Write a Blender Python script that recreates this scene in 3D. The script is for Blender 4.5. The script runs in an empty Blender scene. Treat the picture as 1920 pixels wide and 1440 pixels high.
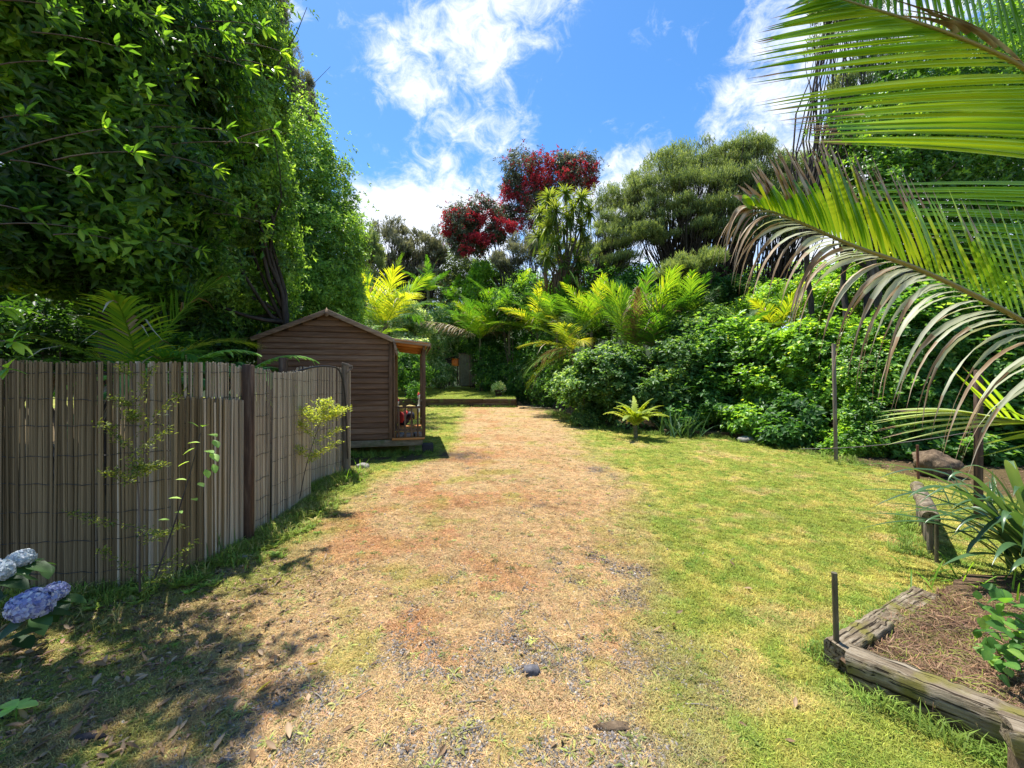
import bpy, math, random
import numpy as np
from mathutils import Vector, Matrix
rad = math.radians
C = bpy.context.scene.collection
sc = bpy.context.scene

# ------------------------------------------------------------ camera, world, sun, exposure
EYE, FPX, HOR = 1.55, 760.0, 706.0
cd = bpy.data.cameras.new('camera'); cam = bpy.data.objects.new('camera', cd); C.objects.link(cam)
cam.location = (0, 0, EYE); cam.rotation_euler = (rad(90), 0, 0)
cd.sensor_width = 36; cd.lens = FPX/1920*36; cd.shift_y = -(720-HOR)/1920
cd.clip_start = .05; cd.clip_end = 3000
sc.camera = cam
SUN_DIR = Vector((-.20, .25, .945)).normalized()
SKY_STRENGTH, SUN_STRENGTH = .15, 5.0
sun = bpy.data.objects.new('sun', bpy.data.lights.new('sun', 'SUN')); C.objects.link(sun)
sun.data.energy = SUN_STRENGTH; sun.data.angle = rad(.5); sun.data.color = (1, .955, .87)
sun.rotation_euler = SUN_DIR.to_track_quat('Z', 'Y').to_euler(); sun.location = (0, 0, 30)
sc.view_settings.view_transform = 'Standard'; sc.view_settings.look = 'None'
sc.view_settings.exposure = .9; sc.view_settings.gamma = 1
sc.render.engine = 'CYCLES'
cy = sc.cycles
cy.max_bounces = 5; cy.diffuse_bounces = 3; cy.glossy_bounces = 2; cy.transmission_bounces = 4; cy.transparent_max_bounces = 4
try:
    cy.use_denoising = True; cy.denoiser = 'OPENIMAGEDENOISE'; cy.sample_clamp_indirect = 6
except Exception: pass

def dir_px(px, py): return Vector(((px-960)/FPX, 1, (HOR-py)/FPX)).normalized()
def P(px, py, d): return np.array([(px-960)/FPX*d, d, EYE+(HOR-py)/FPX*d])
def G(px, py): d = EYE*FPX/(py-HOR); return np.array([(px-960)/FPX*d, d, 0.])

def build_world():
    w = bpy.data.worlds.new('World'); sc.world = w; w.use_nodes = True
    nt = w.node_tree; nt.nodes.clear(); N = nt.nodes.new; L = nt.links.new
    out = N('ShaderNodeOutputWorld'); bg = N('ShaderNodeBackground'); L(bg.outputs[0], out.inputs[0])
    bg.inputs[1].default_value = SKY_STRENGTH
    sky = N('ShaderNodeTexSky'); sky.sky_type = 'NISHITA'; sky.sun_disc = False
    sky.sun_elevation = math.asin(SUN_DIR.z); sky.sun_rotation = math.atan2(SUN_DIR.x, SUN_DIR.y)
    sky.air_density = 1.0; sky.dust_density = .3; sky.ozone_density = 2.5
    hs = N('ShaderNodeHueSaturation'); hs.inputs['Saturation'].default_value = 1.28; hs.inputs['Value'].default_value = .84
    L(sky.outputs[0], hs.inputs['Color'])
    tc = N('ShaderNodeTexCoord')
    def M(op, a, b=None, c=None):
        n = N('ShaderNodeMath'); n.operation = op
        for i, v in enumerate((a, b, c)):
            if v is None: continue
            if isinstance(v, (int, float)): n.inputs[i].default_value = v
            else: L(v, n.inputs[i])
        return n.outputs[0]
    nrm = N('ShaderNodeVectorMath'); nrm.operation = 'NORMALIZE'; L(tc.outputs['Generated'], nrm.inputs[0]); D = nrm.outputs[0]
    sep = N('ShaderNodeSeparateXYZ'); L(D, sep.inputs[0])
    def noise(scale, detail, rough, dist=0, stretch=(1, 1, 1)):
        mp = N('ShaderNodeMapping'); mp.inputs['Scale'].default_value = stretch; L(D, mp.inputs[0])
        n = N('ShaderNodeTexNoise'); L(mp.outputs[0], n.inputs['Vector'])
        n.inputs['Scale'].default_value = scale; n.inputs['Detail'].default_value = detail
        n.inputs['Roughness'].default_value = rough; n.inputs['Distortion'].default_value = dist
        return n.outputs[0]
    # cloud banks of this sky: direction, angular radius, strength
    tot = None
    for px, py, r, s in [(760, 110, 95, .9), (830, 90, 80, .8), (800, 175, 45, .7), (940, 30, 100, .85), (1050, 20, 60, .6), (900, 75, 60, .5),
                         (850, 270, 75, .5), (950, 245, 60, .55), (1000, 240, 35, .3), (1210, 45, 55, .45), (1290, 60, 45, .3),
                         (740, 420, 110, .9), (870, 400, 110, .7), (1150, 330, 90, .8), (1240, 330, 90, .5), (1390, 250, 90, .8), (1460, 160, 90, .75), (1520, 90, 110, .5),
                         (1450, 20, 60, .4), (1530, 300, 150, 1.0), (680, 250, 25, .4), (550, 10, 35, .6), (1700, 250, 260, .9), (100, 100, 300, .5), (1900, -500, 500, .4), (300, -600, 400, .4)]:
        v = dir_px(px, py); dt = N('ShaderNodeVectorMath'); dt.operation = 'DOT_PRODUCT'; L(D, dt.inputs[0]); dt.inputs[1].default_value = v
        ca = v.y; a = r/FPX*ca*.82
        g = M('MULTIPLY', M('EXPONENT', M('DIVIDE', M('SUBTRACT', dt.outputs['Value'], 1), a*a/1.6)), s)
        tot = g if tot is None else M('ADD', tot, g)
    low = M('MULTIPLY', M('SMOOTH_MIN', M('MAXIMUM', M('DIVIDE', M('SUBTRACT', .445, sep.outputs[2]), .085), 0), 1, .3), .85)
    tot = M('ADD', M('MINIMUM', tot, 1.0), low)
    n1 = noise(5.5, 12, .66, .25, (1, 1, 1.5)); n2 = noise(19, 8, .68, .6, (1, 1.1, 1.2))
    dens = M('ADD', tot, M('ADD', M('MULTIPLY', M('SUBTRACT', n1, .5), 1.9), M('MULTIPLY', M('SUBTRACT', n2, .5), 2.1)))
    mr = N('ShaderNodeMapRange'); mr.interpolation_type = 'SMOOTHSTEP'; L(dens, mr.inputs[0])
    mr.inputs[1].default_value = .38; mr.inputs[2].default_value = 1.45; mr.inputs[3].default_value = 0; mr.inputs[4].default_value = .95
    shade = N('ShaderNodeMix'); shade.data_type = 'RGBA'; L(M('MULTIPLY', n2, 1.0), shade.inputs[0])
    shade.inputs[6].default_value = (3.6, 3.95, 4.8, 1); shade.inputs[7].default_value = (4.9, 5.0, 5.15, 1)
    mix = N('ShaderNodeMix'); mix.data_type = 'RGBA'; L(mr.outputs[0], mix.inputs[0]); L(hs.outputs[0], mix.inputs[6]); L(shade.outputs[2], mix.inputs[7])
    L(mix.outputs[2], bg.inputs[0])
build_world()

# ------------------------------------------------------------ helpers
rng = np.random.default_rng(7); random.seed(7)
def tag(o, label=None, cat=None, group=None, kind=None):
    if label: o['label'] = label
    if cat: o['category'] = cat
    if group: o['group'] = group
    if kind: o['kind'] = kind
    return o
def empty(name, label, cat, loc=(0, 0, 0), rz=0, group=None):
    o = bpy.data.objects.new(name, None); C.objects.link(o); o.location = loc; o.rotation_euler = (0, 0, rz)
    o.empty_display_size = .1
    return tag(o, label, cat, group)
def link(name, me, parent=None, loc=None):
    o = bpy.data.objects.new(name, me); C.objects.link(o)
    if parent is not None: o.parent = parent
    if loc is not None: o.location = loc
    return o
class MB:
    """collects vertices, faces, a per-vertex tint and material slots"""
    def __init__(s): s.v = []; s.f = []; s.t = []; s.m = []; s.n = 0
    def add(s, v, f, tint=.5, mi=0):
        v = np.asarray(v, float).reshape(-1, 3); f = np.asarray(f, int)
        s.v.append(v); s.f.append(f+s.n)
        s.t.append(np.full(len(v), tint) if np.isscalar(tint) else np.asarray(tint, float))
        s.m.append(np.full(len(f), mi)); s.n += len(v); return s
    def mesh(s, name, mats, smooth=False, origin=None):
        v = np.concatenate(s.v)
        if origin is not None: v = v-np.asarray(origin)
        loops = np.concatenate([f.ravel() for f in s.f]); tot = np.concatenate([np.full(len(f), f.shape[1]) for f in s.f])
        me = bpy.data.meshes.new(name); me.vertices.add(len(v)); me.vertices.foreach_set('co', v.astype('f').ravel())
        me.loops.add(len(loops)); me.loops.foreach_set('vertex_index', loops.astype('i'))
        me.polygons.add(len(tot)); st = np.concatenate([[0], np.cumsum(tot)[:-1]])
        me.polygons.foreach_set('loop_start', st.astype('i')); me.polygons.foreach_set('loop_total', tot.astype('i'))
        for m in (mats if isinstance(mats, (list, tuple)) else [mats]): me.materials.append(m)
        me.polygons.foreach_set('material_index', np.concatenate(s.m).astype('i'))
        if smooth: me.polygons.foreach_set('use_smooth', np.ones(len(tot), bool))
        me.update(calc_edges=True)
        a = me.attributes.new('tint', 'FLOAT', 'POINT'); a.data.foreach_set('value', np.concatenate(s.t).astype('f'))
        return me
    def build(s, name, mats, parent=None, smooth=False, origin=None):
        o = link(name, s.mesh(name, mats, smooth, origin), parent)
        if origin is not None: o.location = origin
        return o
def unit(a): a = np.asarray(a, float); return a/np.maximum(np.linalg.norm(a, axis=-1, keepdims=True), 1e-9)
def hash3(i, seed):
    i = i.astype(np.int64); h = (i[..., 0]*73856093) ^ (i[..., 1]*19349663) ^ (i[..., 2]*83492791) ^ (seed*2654435761)
    h = (h ^ (h >> 13))*1274126177; h = h ^ (h >> 16)
    return (h & 0xFFFFFF)/float(0xFFFFFF)
def vnoise(p, scale, seed=1):
    p = np.asarray(p, float)*scale; i = np.floor(p); f = p-i; f = f*f*(3-2*f); r = 0
    for a in (0, 1):
        for b in (0, 1):
            for c in (0, 1):
                w = (f[..., 0] if a else 1-f[..., 0])*(f[..., 1] if b else 1-f[..., 1])*(f[..., 2] if c else 1-f[..., 2])
                r = r+w*hash3(i+np.array([a, b, c]), seed)
    return r
def fbm(x, y, scale, seed=1, oc=4):
    p = np.stack([x, y, np.zeros_like(x)], -1); r = 0; a = .5; t = 0
    for k in range(oc): r = r+a*vnoise(p, scale*2**k, seed+k); t += a; a *= .55
    return r/t
def sst(a, b, x): t = np.clip((x-a)/(b-a), 0, 1); return t*t*(3-2*t)
def box_vf(sx, sy, sz, c=(0, 0, 0), ch=.006):
    """box with chamfered edges"""
    x, y, z = sx/2, sy/2, sz/2; ch = min(ch, x*.6, y*.6, z*.6); v = []; key = {}
    for ax in range(3):
        for s in (-1, 1):
            o = [a for a in range(3) if a != ax]
            for q in ((-1, -1), (1, -1), (1, 1), (-1, 1)):
                p = [0, 0, 0]; p[ax] = s*(x, y, z)[ax]
                for oo, qq in zip(o, q): p[oo] = qq*((x, y, z)[oo]-ch)
                sg = [0, 0, 0]; sg[ax] = s
                for oo, qq in zip(o, q): sg[oo] = qq
                key[(ax, tuple(sg))] = len(v); v.append(p)
    f = []
    for ax in range(3):
        o = [a for a in range(3) if a != ax]
        for s in (-1, 1):
            q = []
            for qq in ((-1, -1), (1, -1), (1, 1), (-1, 1)):
                sg = [0, 0, 0]; sg[ax] = s; sg[o[0]], sg[o[1]] = qq; q.append(key[(ax, tuple(sg))])
            f.append(q)
    for a in range(3):
        b, c_ = [k for k in range(3) if k != a]
        for sb in (-1, 1):
            for sc_ in (-1, 1):
                q = []
                for sa, ax in ((-1, b), (1, b), (1, c_), (-1, c_)):
                    sg = [0, 0, 0]; sg[a] = sa; sg[b] = sb; sg[c_] = sc_; q.append(key[(ax, tuple(sg))])
                f.append(q)
    v = np.array(v)+np.array(c); f = np.array(f)
    # fix winding outward
    for k in range(len(f)):
        a, b, c2 = v[f[k][0]], v[f[k][1]], v[f[k][2]]; n = np.cross(b-a, c2-a)
        if np.dot(n, v[f[k]].mean(0)-np.array(c)) < 0: f[k] = f[k][::-1]
    return v, f
def box(mb, sx, sy, sz, c=(0, 0, 0), ch=.006, rot=None, tint=.5, jit=0, mi=0):
    v, f = box_vf(sx, sy, sz, (0, 0, 0), ch)
    if jit: v = v+rng.normal(0, jit, v.shape)
    if rot is not None: v = v@np.array(rot).T
    mb.add(v+np.array(c), f, tint, mi); return mb
def frame_from(d):
    d = unit(d); up = np.array([0, 0, 1.]) if abs(d[2]) < .95 else np.array([1., 0, 0]); s = unit(np.cross(d, up)); n = np.cross(s, d); return d, s, n
def beam(mb, a, b, w, h, ch=.006, tint=.5, jit=0, mi=0, roll=0):
    """a squared timber from a to b (w across, h upright)"""
    a = np.asarray(a, float); b = np.asarray(b, float); d, s, n = frame_from(b-a)
    if roll: s, n = s*math.cos(roll)+n*math.sin(roll), n*math.cos(roll)-s*math.sin(roll)
    R = np.stack([d, -s, n], 1)   # columns
    v, f = box_vf(np.linalg.norm(b-a), w, h, (0, 0, 0), ch)
    if jit: v = v+rng.normal(0, jit, v.shape)
    mb.add(v@R.T+(a+b)/2, f, tint, mi); return mb
def tube(mb, pts, radii, sides=6, tint=.5, cap=True, mi=0):
    pts = np.asarray(pts, float); n = len(pts); radii = np.broadcast_to(radii, (n,))
    t = unit(np.gradient(pts, axis=0)); ref = np.array([.31, .17, .93]); v = []
    s = unit(np.cross(t, ref)); u = np.cross(t, s)
    ang = np.linspace(0, 2*math.pi, sides, endpoint=False)
    v = pts[:, None]+radii[:, None, None]*(np.cos(ang)[None, :, None]*s[:, None]+np.sin(ang)[None, :, None]*u[:, None])
    f = []
    for i in range(n-1):
        for k in range(sides):
            k2 = (k+1) % sides; f.append([i*sides+k, i*sides+k2, (i+1)*sides+k2, (i+1)*sides+k])
    mb.add(v.reshape(-1, 3), np.array(f), tint, mi)
    if cap:
        for e, r in ((0, 1), (n-1, -1)):
            c = pts[e]; ring = v[e]; vv = np.concatenate([[c], ring]); ff = [[0, (k+1) % sides+1, k+1][::r] for k in range(sides)]
            mb.add(vv, np.array(ff), tint, mi)
    return mb
def bez(p0, p1, p2, n=8):
    t = np.linspace(0, 1, n)[:, None]; return (1-t)**2*np.asarray(p0)+2*t*(1-t)*np.asarray(p1)+t*t*np.asarray(p2)
def leaves(mb, b, d, nrm, L, Wd, tint, fold=.25, droop=.15, mi=0, detail=False):
    """many leaves at once: rhombic blades folded along the midrib"""
    b = np.asarray(b); N = len(b); d = unit(d); s = unit(np.cross(d, nrm)); n = np.cross(s, d)
    L = np.broadcast_to(L, (N,))[:, None]; Wd = np.broadcast_to(Wd, (N,))[:, None]; tint = np.broadcast_to(tint, (N,))
    if not detail:
        m = b+d*L*.45
        v = np.stack([b, m+s*Wd/2+n*Wd*fold, b+d*L-n*L*droop, m-s*Wd/2+n*Wd*fold], 1)
        i = np.arange(N)[:, None]*4; f = np.concatenate([i+[0, 1, 2], i+[0, 2, 3]])
        mb.add(v.reshape(-1, 3), f, np.repeat(tint, 4), mi)
    else:
        rows = [(0, .06, 0), (.28, .85, .02), (.55, 1, .0), (.8, .62, -.3), (1, 0, -1)]; v = []
        for t, w, dr in rows[:-1]:
            m = b+d*L*t+n*L*droop*dr*.9
            v += [m+s*Wd/2*w+n*Wd*fold*w, m, m-s*Wd/2*w+n*Wd*fold*w]
        v.append(b+d*L-n*L*droop); v = np.stack(v, 1); k = v.shape[1]; i = np.arange(N)[:, None]*k; q = []
        for r in range(3):
            o = r*3; q += [i+[o, o+3, o+4, o+1], i+[o+1, o+4, o+5, o+2]]
        mb.add(v.reshape(-1, 3), np.concatenate(q), np.repeat(tint, k), mi)
        mb.f.append(np.concatenate([i+[9, 12, 10], i+[10, 12, 11]])+mb.n-N*k); mb.m.append(np.full(2*N, mi))
    return mb
def rnd_unit(n): return unit(rng.normal(size=(n, 3)))

# ------------------------------------------------------------ materials
def new_mat(name):
    m = bpy.data.materials.new(name); m.use_nodes = True; nt = m.node_tree; nt.nodes.clear(); return m, nt, nt.nodes.new, nt.links.new
def ramp(N, stops):
    r = N('ShaderNodeValToRGB'); e = r.color_ramp.elements
    while len(e) < len(stops): e.new(.5)
    for k, (p, c) in enumerate(stops): e[k].position = p; e[k].color = (*c, 1)
    return r
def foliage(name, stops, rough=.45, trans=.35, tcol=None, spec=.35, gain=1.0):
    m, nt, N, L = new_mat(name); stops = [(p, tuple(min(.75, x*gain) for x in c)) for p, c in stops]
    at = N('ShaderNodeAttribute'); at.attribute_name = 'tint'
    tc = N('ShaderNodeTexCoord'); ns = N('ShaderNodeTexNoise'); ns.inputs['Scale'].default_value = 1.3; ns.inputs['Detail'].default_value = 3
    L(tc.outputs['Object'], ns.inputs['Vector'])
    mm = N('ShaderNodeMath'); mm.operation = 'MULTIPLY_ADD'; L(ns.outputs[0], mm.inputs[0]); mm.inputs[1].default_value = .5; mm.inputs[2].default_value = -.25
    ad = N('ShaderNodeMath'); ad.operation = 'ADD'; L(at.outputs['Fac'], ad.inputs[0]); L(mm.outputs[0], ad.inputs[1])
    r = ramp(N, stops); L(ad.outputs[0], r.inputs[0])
    pb = N('ShaderNodeBsdfPrincipled'); pb.inputs['Roughness'].default_value = rough; pb.inputs['Specular IOR Level'].default_value = spec
    L(r.outputs[0], pb.inputs['Base Color'])
    tr = N('ShaderNodeBsdfTranslucent'); hs = N('ShaderNodeMix'); hs.data_type = 'RGBA'; hs.blend_type = 'MULTIPLY'; hs.inputs[0].default_value = 1
    L(r.outputs[0], hs.inputs[6]); hs.inputs[7].default_value = (*(tcol or (2.6, 2.3, .8)), 1); L(hs.outputs[2], tr.inputs['Color'])
    mx = N('ShaderNodeMixShader'); mx.inputs[0].default_value = trans; L(pb.outputs[0], mx.inputs[1]); L(tr.outputs[0], mx.inputs[2])
    o = N('ShaderNodeOutputMaterial'); L(mx.outputs[0], o.inputs[0]); return m
def rough_mat(name, stops, scale=(8, 8, 8), detail=8, rough=.85, bump=.4, bscale=1.0, coord='Object', rand=0.0, moss=None, spec=.25, metal=0, cracks=None):
    m, nt, N, L = new_mat(name)
    tc = N('ShaderNodeTexCoord'); mp = N('ShaderNodeMapping'); mp.inputs['Scale'].default_value = scale; L(tc.outputs[coord], mp.inputs[0])
    oi = N('ShaderNodeObjectInfo'); vm = N('ShaderNodeVectorMath'); vm.operation = 'MULTIPLY_ADD'
    L(oi.outputs['Random'], vm.inputs[0]); vm.inputs[1].default_value = (37, 17, 53); L(mp.outputs[0], vm.inputs[2])
    ns = N('ShaderNodeTexNoise'); L(vm.outputs[0], ns.inputs['Vector']); ns.inputs['Scale'].default_value = 1; ns.inputs['Detail'].default_value = detail; ns.inputs['Roughness'].default_value = .65
    fac = ns.outputs[0]
    if rand:
        a = N('ShaderNodeMath'); a.operation = 'MULTIPLY_ADD'; L(oi.outputs['Random'], a.inputs[0]); a.inputs[1].default_value = rand; a.inputs[2].default_value = -rand/2
        b = N('ShaderNodeMath'); b.operation = 'ADD'; L(a.outputs[0], b.inputs[0]); L(fac, b.inputs[1]); fac = b.outputs[0]
    r = ramp(N, stops); L(fac, r.inputs[0]); col = r.outputs[0]
    if moss:
        n2 = N('ShaderNodeTexNoise'); L(tc.outputs[coord], n2.inputs['Vector']); n2.inputs['Scale'].default_value = moss[1]; n2.inputs['Detail'].default_value = 6
        rr = ramp(N, [(moss[2], (0, 0, 0)), (moss[2]+.12, (1, 1, 1))]); L(n2.outputs[0], rr.inputs[0])
        mx = N('ShaderNodeMix'); mx.data_type = 'RGBA'; L(rr.outputs[0], mx.inputs[0]); L(col, mx.inputs[6]); mx.inputs[7].default_value = (*moss[0], 1); col = mx.outputs[2]
    hgt = ns.outputs[0]
    if cracks:
        m3 = N('ShaderNodeMapping'); m3.inputs['Scale'].default_value = cracks; L(tc.outputs[coord], m3.inputs[0]); n3 = N('ShaderNodeTexNoise'); L(m3.outputs[0], n3.inputs['Vector']); n3.inputs['Scale'].default_value = 1; n3.inputs['Detail'].default_value = 3
        r3 = ramp(N, [(.36, (.12, .1, .08)), (.43, (1, 1, 1))]); L(n3.outputs[0], r3.inputs[0]); mc = N('ShaderNodeMix'); mc.data_type = 'RGBA'; mc.blend_type = 'MULTIPLY'; mc.inputs[0].default_value = 1; L(col, mc.inputs[6]); L(r3.outputs[0], mc.inputs[7]); col = mc.outputs[2]
        mh = N('ShaderNodeMath'); mh.operation = 'MULTIPLY'; L(ns.outputs[0], mh.inputs[0]); L(r3.outputs[0], mh.inputs[1]); hgt = mh.outputs[0]
    pb = N('ShaderNodeBsdfPrincipled'); pb.inputs['Roughness'].default_value = rough; pb.inputs['Specular IOR Level'].default_value = spec; pb.inputs['Metallic'].default_value = metal
    L(col, pb.inputs['Base Color'])
    bp = N('ShaderNodeBump'); bp.inputs['Strength'].default_value = bump; bp.inputs['Distance'].default_value = .01*bscale; L(hgt, bp.inputs['Height']); L(bp.outputs[0], pb.inputs['Normal'])
    o = N('ShaderNodeOutputMaterial'); L(pb.outputs[0], o.inputs[0]); return m
def flat(name, c, rough=.6, metal=0, spec=.4):
    return rough_mat(name, [(.3, tuple(x*.8 for x in c)), (.7, tuple(min(1, x*1.15) for x in c))], (14, 14, 14), 4, rough, .1, 1, spec=spec, metal=metal)

M = {}
M['bark'] = rough_mat('bark', [(.3, (.045, .035, .028)), (.6, (.13, .105, .085)), (.8, (.22, .19, .16))], (9, 9, 3), 8, .9, .8, 2)
M['bark_dark'] = rough_mat('bark_dark', [(.3, (.02, .017, .014)), (.7, (.085, .07, .06))], (9, 9, 3), 8, .9, .8, 2)
M['bark_pale'] = rough_mat('bark_pale', [(.3, (.1, .085, .07)), (.7, (.32, .28, .24))], (9, 9, 3), 8, .9, .8, 2)
M['palm_trunk'] = rough_mat('palm_trunk', [(.3, (.06, .055, .035)), (.7, (.2, .19, .11))], (4, 4, 22), 6, .8, .6, 2)
M['karaka'] = foliage('karaka_leaf', [(0, (.012, .032, .010)), (.45, (.036, .09, .016)), (.8, (.075, .17, .022)), (1, (.16, .26, .03))], .42, .42, spec=.35, gain=1.75)
M['small_leaf'] = foliage('small_leaf', [(0, (.03, .06, .018)), (.45, (.075, .145, .03)), (.8, (.14, .235, .05)), (1, (.21, .31, .07))], .5, .38, gain=2.0)
M['hedge'] = foliage('hedge_leaf', [(0, (.02, .06, .015)), (.5, (.055, .14, .028)), (.85, (.12, .23, .04)), (1, (.2, .3, .07))], .48, .42, spec=.28, gain=1.5)
M['hedge_lime'] = foliage('hedge_lime_leaf', [(0, (.03, .08, .015)), (.5, (.09, .19, .028)), (.85, (.19, .31, .04)), (1, (.3, .36, .06))], .42, .4, spec=.45, gain=1.65)
M['hedge_blue'] = foliage('hedge_blue_leaf', [(0, (.02, .055, .016)), (.5, (.058, .125, .034)), (.85, (.13, .22, .065)), (1, (.25, .33, .13))], .46, .38, spec=.3, gain=1.5)
M['lime'] = foliage('lime_leaf', [(0, (.06, .14, .015)), (.5, (.17, .32, .025)), (1, (.33, .46, .04))], .5, .42, gain=1.3)
M['variegated'] = foliage('variegated_leaf', [(0, (.04, .1, .03)), (.5, (.13, .22, .08)), (.75, (.33, .4, .22)), (1, (.55, .55, .42))], .45, .3, gain=1.8)
M['kanuka'] = foliage('kanuka_leaf', [(0, (.028, .045, .018)), (.5, (.085, .115, .04)), (1, (.19, .22, .075))], .6, .3, tcol=(1.8, 1.8, .8), gain=2.1)
M['kanuka_grey'] = foliage('kanuka_grey_leaf', [(0, (.04, .045, .03)), (.5, (.10, .105, .065)), (1, (.2, .19, .12))], .6, .25, tcol=(1.6, 1.6, .9), gain=1.8)
M['pohut'] = foliage('pohutukawa_leaf', [(0, (.03, .04, .025)), (.5, (.075, .09, .05)), (1, (.19, .2, .13))], .5, .3, tcol=(1.5, 1.5, .9), gain=1.5)
M['red'] = foliage('red_blossom', [(0, (.09, .012, .016)), (.5, (.28, .02, .035)), (1, (.62, .08, .09))], .7, .3, tcol=(1.6, .8, .8), gain=1.35)
M['nikau'] = foliage('nikau_leaflet', [(0, (.02, .07, .012)), (.45, (.06, .16, .018)), (.8, (.15, .26, .02)), (1, (.34, .38, .03))], .4, .4, spec=.45, gain=1.2)
M['nikau_yellow'] = foliage('nikau_yellow_leaflet', [(0, (.05, .12, .015)), (.45, (.14, .23, .025)), (.8, (.3, .34, .03)), (1, (.45, .42, .06))], .42, .4)
M['dead_frond'] = foliage('dead_frond', [(0, (.10, .055, .02)), (.5, (.26, .17, .085)), (1, (.54, .48, .37))], .6, .2, tcol=(1.2, 1, .7))
M['cabbage'] = foliage('cabbage_leaf', [(0, (.06, .12, .03)), (.5, (.17, .27, .05)), (1, (.36, .44, .1))], .45, .35, gain=.72)
M['fern'] = foliage('fern_frond', [(0, (.03, .09, .02)), (.5, (.1, .2, .045)), (1, (.22, .34, .09))], .55, .4, gain=1.7)
M['fern_lime'] = foliage('fern_lime_frond', [(0, (.12, .2, .02)), (.5, (.3, .38, .04)), (1, (.46, .5, .1))], .55, .4)
M['flax'] = foliage('flax_leaf', [(0, (.025, .06, .03)), (.5, (.06, .13, .05)), (1, (.15, .22, .1))], .33, .25, spec=.5)
M['shade_sapling'] = foliage('sapling_leaf', [(0, (.05, .09, .015)), (.5, (.14, .19, .03)), (1, (.26, .3, .05))], .5, .4)
M['sapling_lime'] = foliage('sapling_lime_leaf', [(0, (.14, .2, .03)), (.5, (.3, .38, .06)), (1, (.5, .55, .13))], .5, .4)
M['hyd_leaf'] = foliage('hydrangea_leaf', [(0, (.015, .045, .012)), (1, (.045, .11, .025))], .5, .25)
M['hyd_blue'] = foliage('hydrangea_blue', [(0, (.19, .20, .42)), (.5, (.38, .41, .64)), (1, (.68, .69, .82))], .6, .3, tcol=(1.1, 1.1, 1.1))
M['hyd_white'] = foliage('hydrangea_pale', [(0, (.4, .48, .5)), (.5, (.58, .64, .68)), (1, (.75, .8, .82))], .6, .3, tcol=(1.1, 1.1, 1.1))
M['dead_leaf'] = foliage('dead_leaf', [(0, (.09, .045, .02)), (.5, (.22, .135, .07)), (1, (.42, .3, .18))], .7, .15, tcol=(1.2, 1, .8))
M['yellow_leaf'] = foliage('yellow_leaf', [(0, (.5, .36, .03)), (1, (.6, .5, .06))], .5, .2, tcol=(1.2, 1.1, .8))
M['slat_brown'] = rough_mat('olive_brown_bamboo_slat', [(.15, (.04, .03, .016)), (.4, (.125, .09, .045)), (.6, (.22, .165, .09)), (.85, (.37, .29, .17))], (45, 45, 2.2), 8, .7, .35, .6, rand=.32)
M['slat'] = rough_mat('bamboo_slat', [(.15, (.10, .08, .055)), (.4, (.29, .235, .165)), (.6, (.46, .39, .295)), (.85, (.62, .55, .44))], (45, 45, 2.2), 8, .7, .35, .6, rand=.32)
M['post'] = rough_mat('fence_post_wood', [(.3, (.035, .02, .014)), (.55, (.09, .055, .038)), (.8, (.19, .14, .1))], (30, 30, 3), 8, .85, .6, 1)
M['post_grey'] = rough_mat('grey_post_wood', [(.3, (.08, .065, .05)), (.55, (.2, .165, .13)), (.8, (.34, .29, .24))], (30, 30, 3), 8, .85, .6, 1)
M['cladding'] = rough_mat('stained_cladding', [(.25, (.085, .046, .027)), (.5, (.155, .09, .055)), (.8, (.25, .165, .11))], (2.2, 30, 30), 8, .75, .3, .6, rand=.28)
M['trim'] = rough_mat('stained_trim', [(.25, (.06, .035, .02)), (.5, (.125, .075, .045)), (.8, (.22, .15, .1))], (20, 20, 3), 8, .75, .3, .6, rand=.2)
M['soffit'] = rough_mat('orange_timber', [(.25, (.28, .1, .025)), (.5, (.45, .18, .05)), (.8, (.58, .28, .1))], (3, 26, 26), 7, .6, .25, .5, rand=.2)
M['barge'] = rough_mat('weathered_bargeboard', [(.25, (.11, .07, .045)), (.5, (.24, .17, .12)), (.8, (.4, .33, .26))], (4, 26, 26), 8, .85, .5, .8, rand=.2)
M['roofing'] = rough_mat('mossy_roofing', [(.3, (.045, .045, .04)), (.7, (.16, .15, .13))], (12, 12, 12), 8, .9, .8, 1.5, moss=((.13, .16, .05), 3, .48))
M['bearer'] = rough_mat('weathered_bearer', [(.3, (.09, .075, .045)), (.6, (.22, .185, .125)), (.8, (.32, .28, .2))], (5, 20, 20), 8, .9, .5, 1, moss=((.1, .11, .05), 5, .52))
M['dark_block'] = rough_mat('dark_block', [(.3, (.015, .013, .015)), (.7, (.05, .045, .05))], (12, 12, 12), 6, .85, .5)
M['sleeper'] = rough_mat('old_sleeper', [(.22, (.05, .036, .022)), (.45, (.17, .13, .085)), (.62, (.3, .25, .18)), (.85, (.5, .44, .36))], (5, 42, 42), 9, .9, 1.0, 2.2, moss=((.17, .15, .04), 6, .56), cracks=(2.2, 75, 75))
M['sleeper_dark'] = rough_mat('dark_sleeper', [(.3, (.035, .022, .014)), (.6, (.1, .066, .04)), (.8, (.18, .13, .08))], (5, 26, 26), 8, .9, .7, 1.5, moss=((.09, .1, .03), 4, .56))
M['pipe'] = flat('black_pipe', (.02, .02, .022), .35)
M['iron'] = rough_mat('rusty_iron', [(.3, (.06, .055, .035)), (.7, (.15, .13, .085))], (30, 30, 8), 6, .6, .3, .4, metal=.2)
M['rust'] = rough_mat('red_rust', [(.3, (.08, .03, .02)), (.7, (.2, .08, .05))], (30, 30, 8), 6, .8, .3, .4)
M['wire'] = flat('wire', (.06, .055, .05), .5, .5)
M['concrete'] = rough_mat('pavers', [(.3, (.2, .17, .15)), (.7, (.38, .33, .3))], (12, 12, 12), 7, .9, .4)
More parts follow.
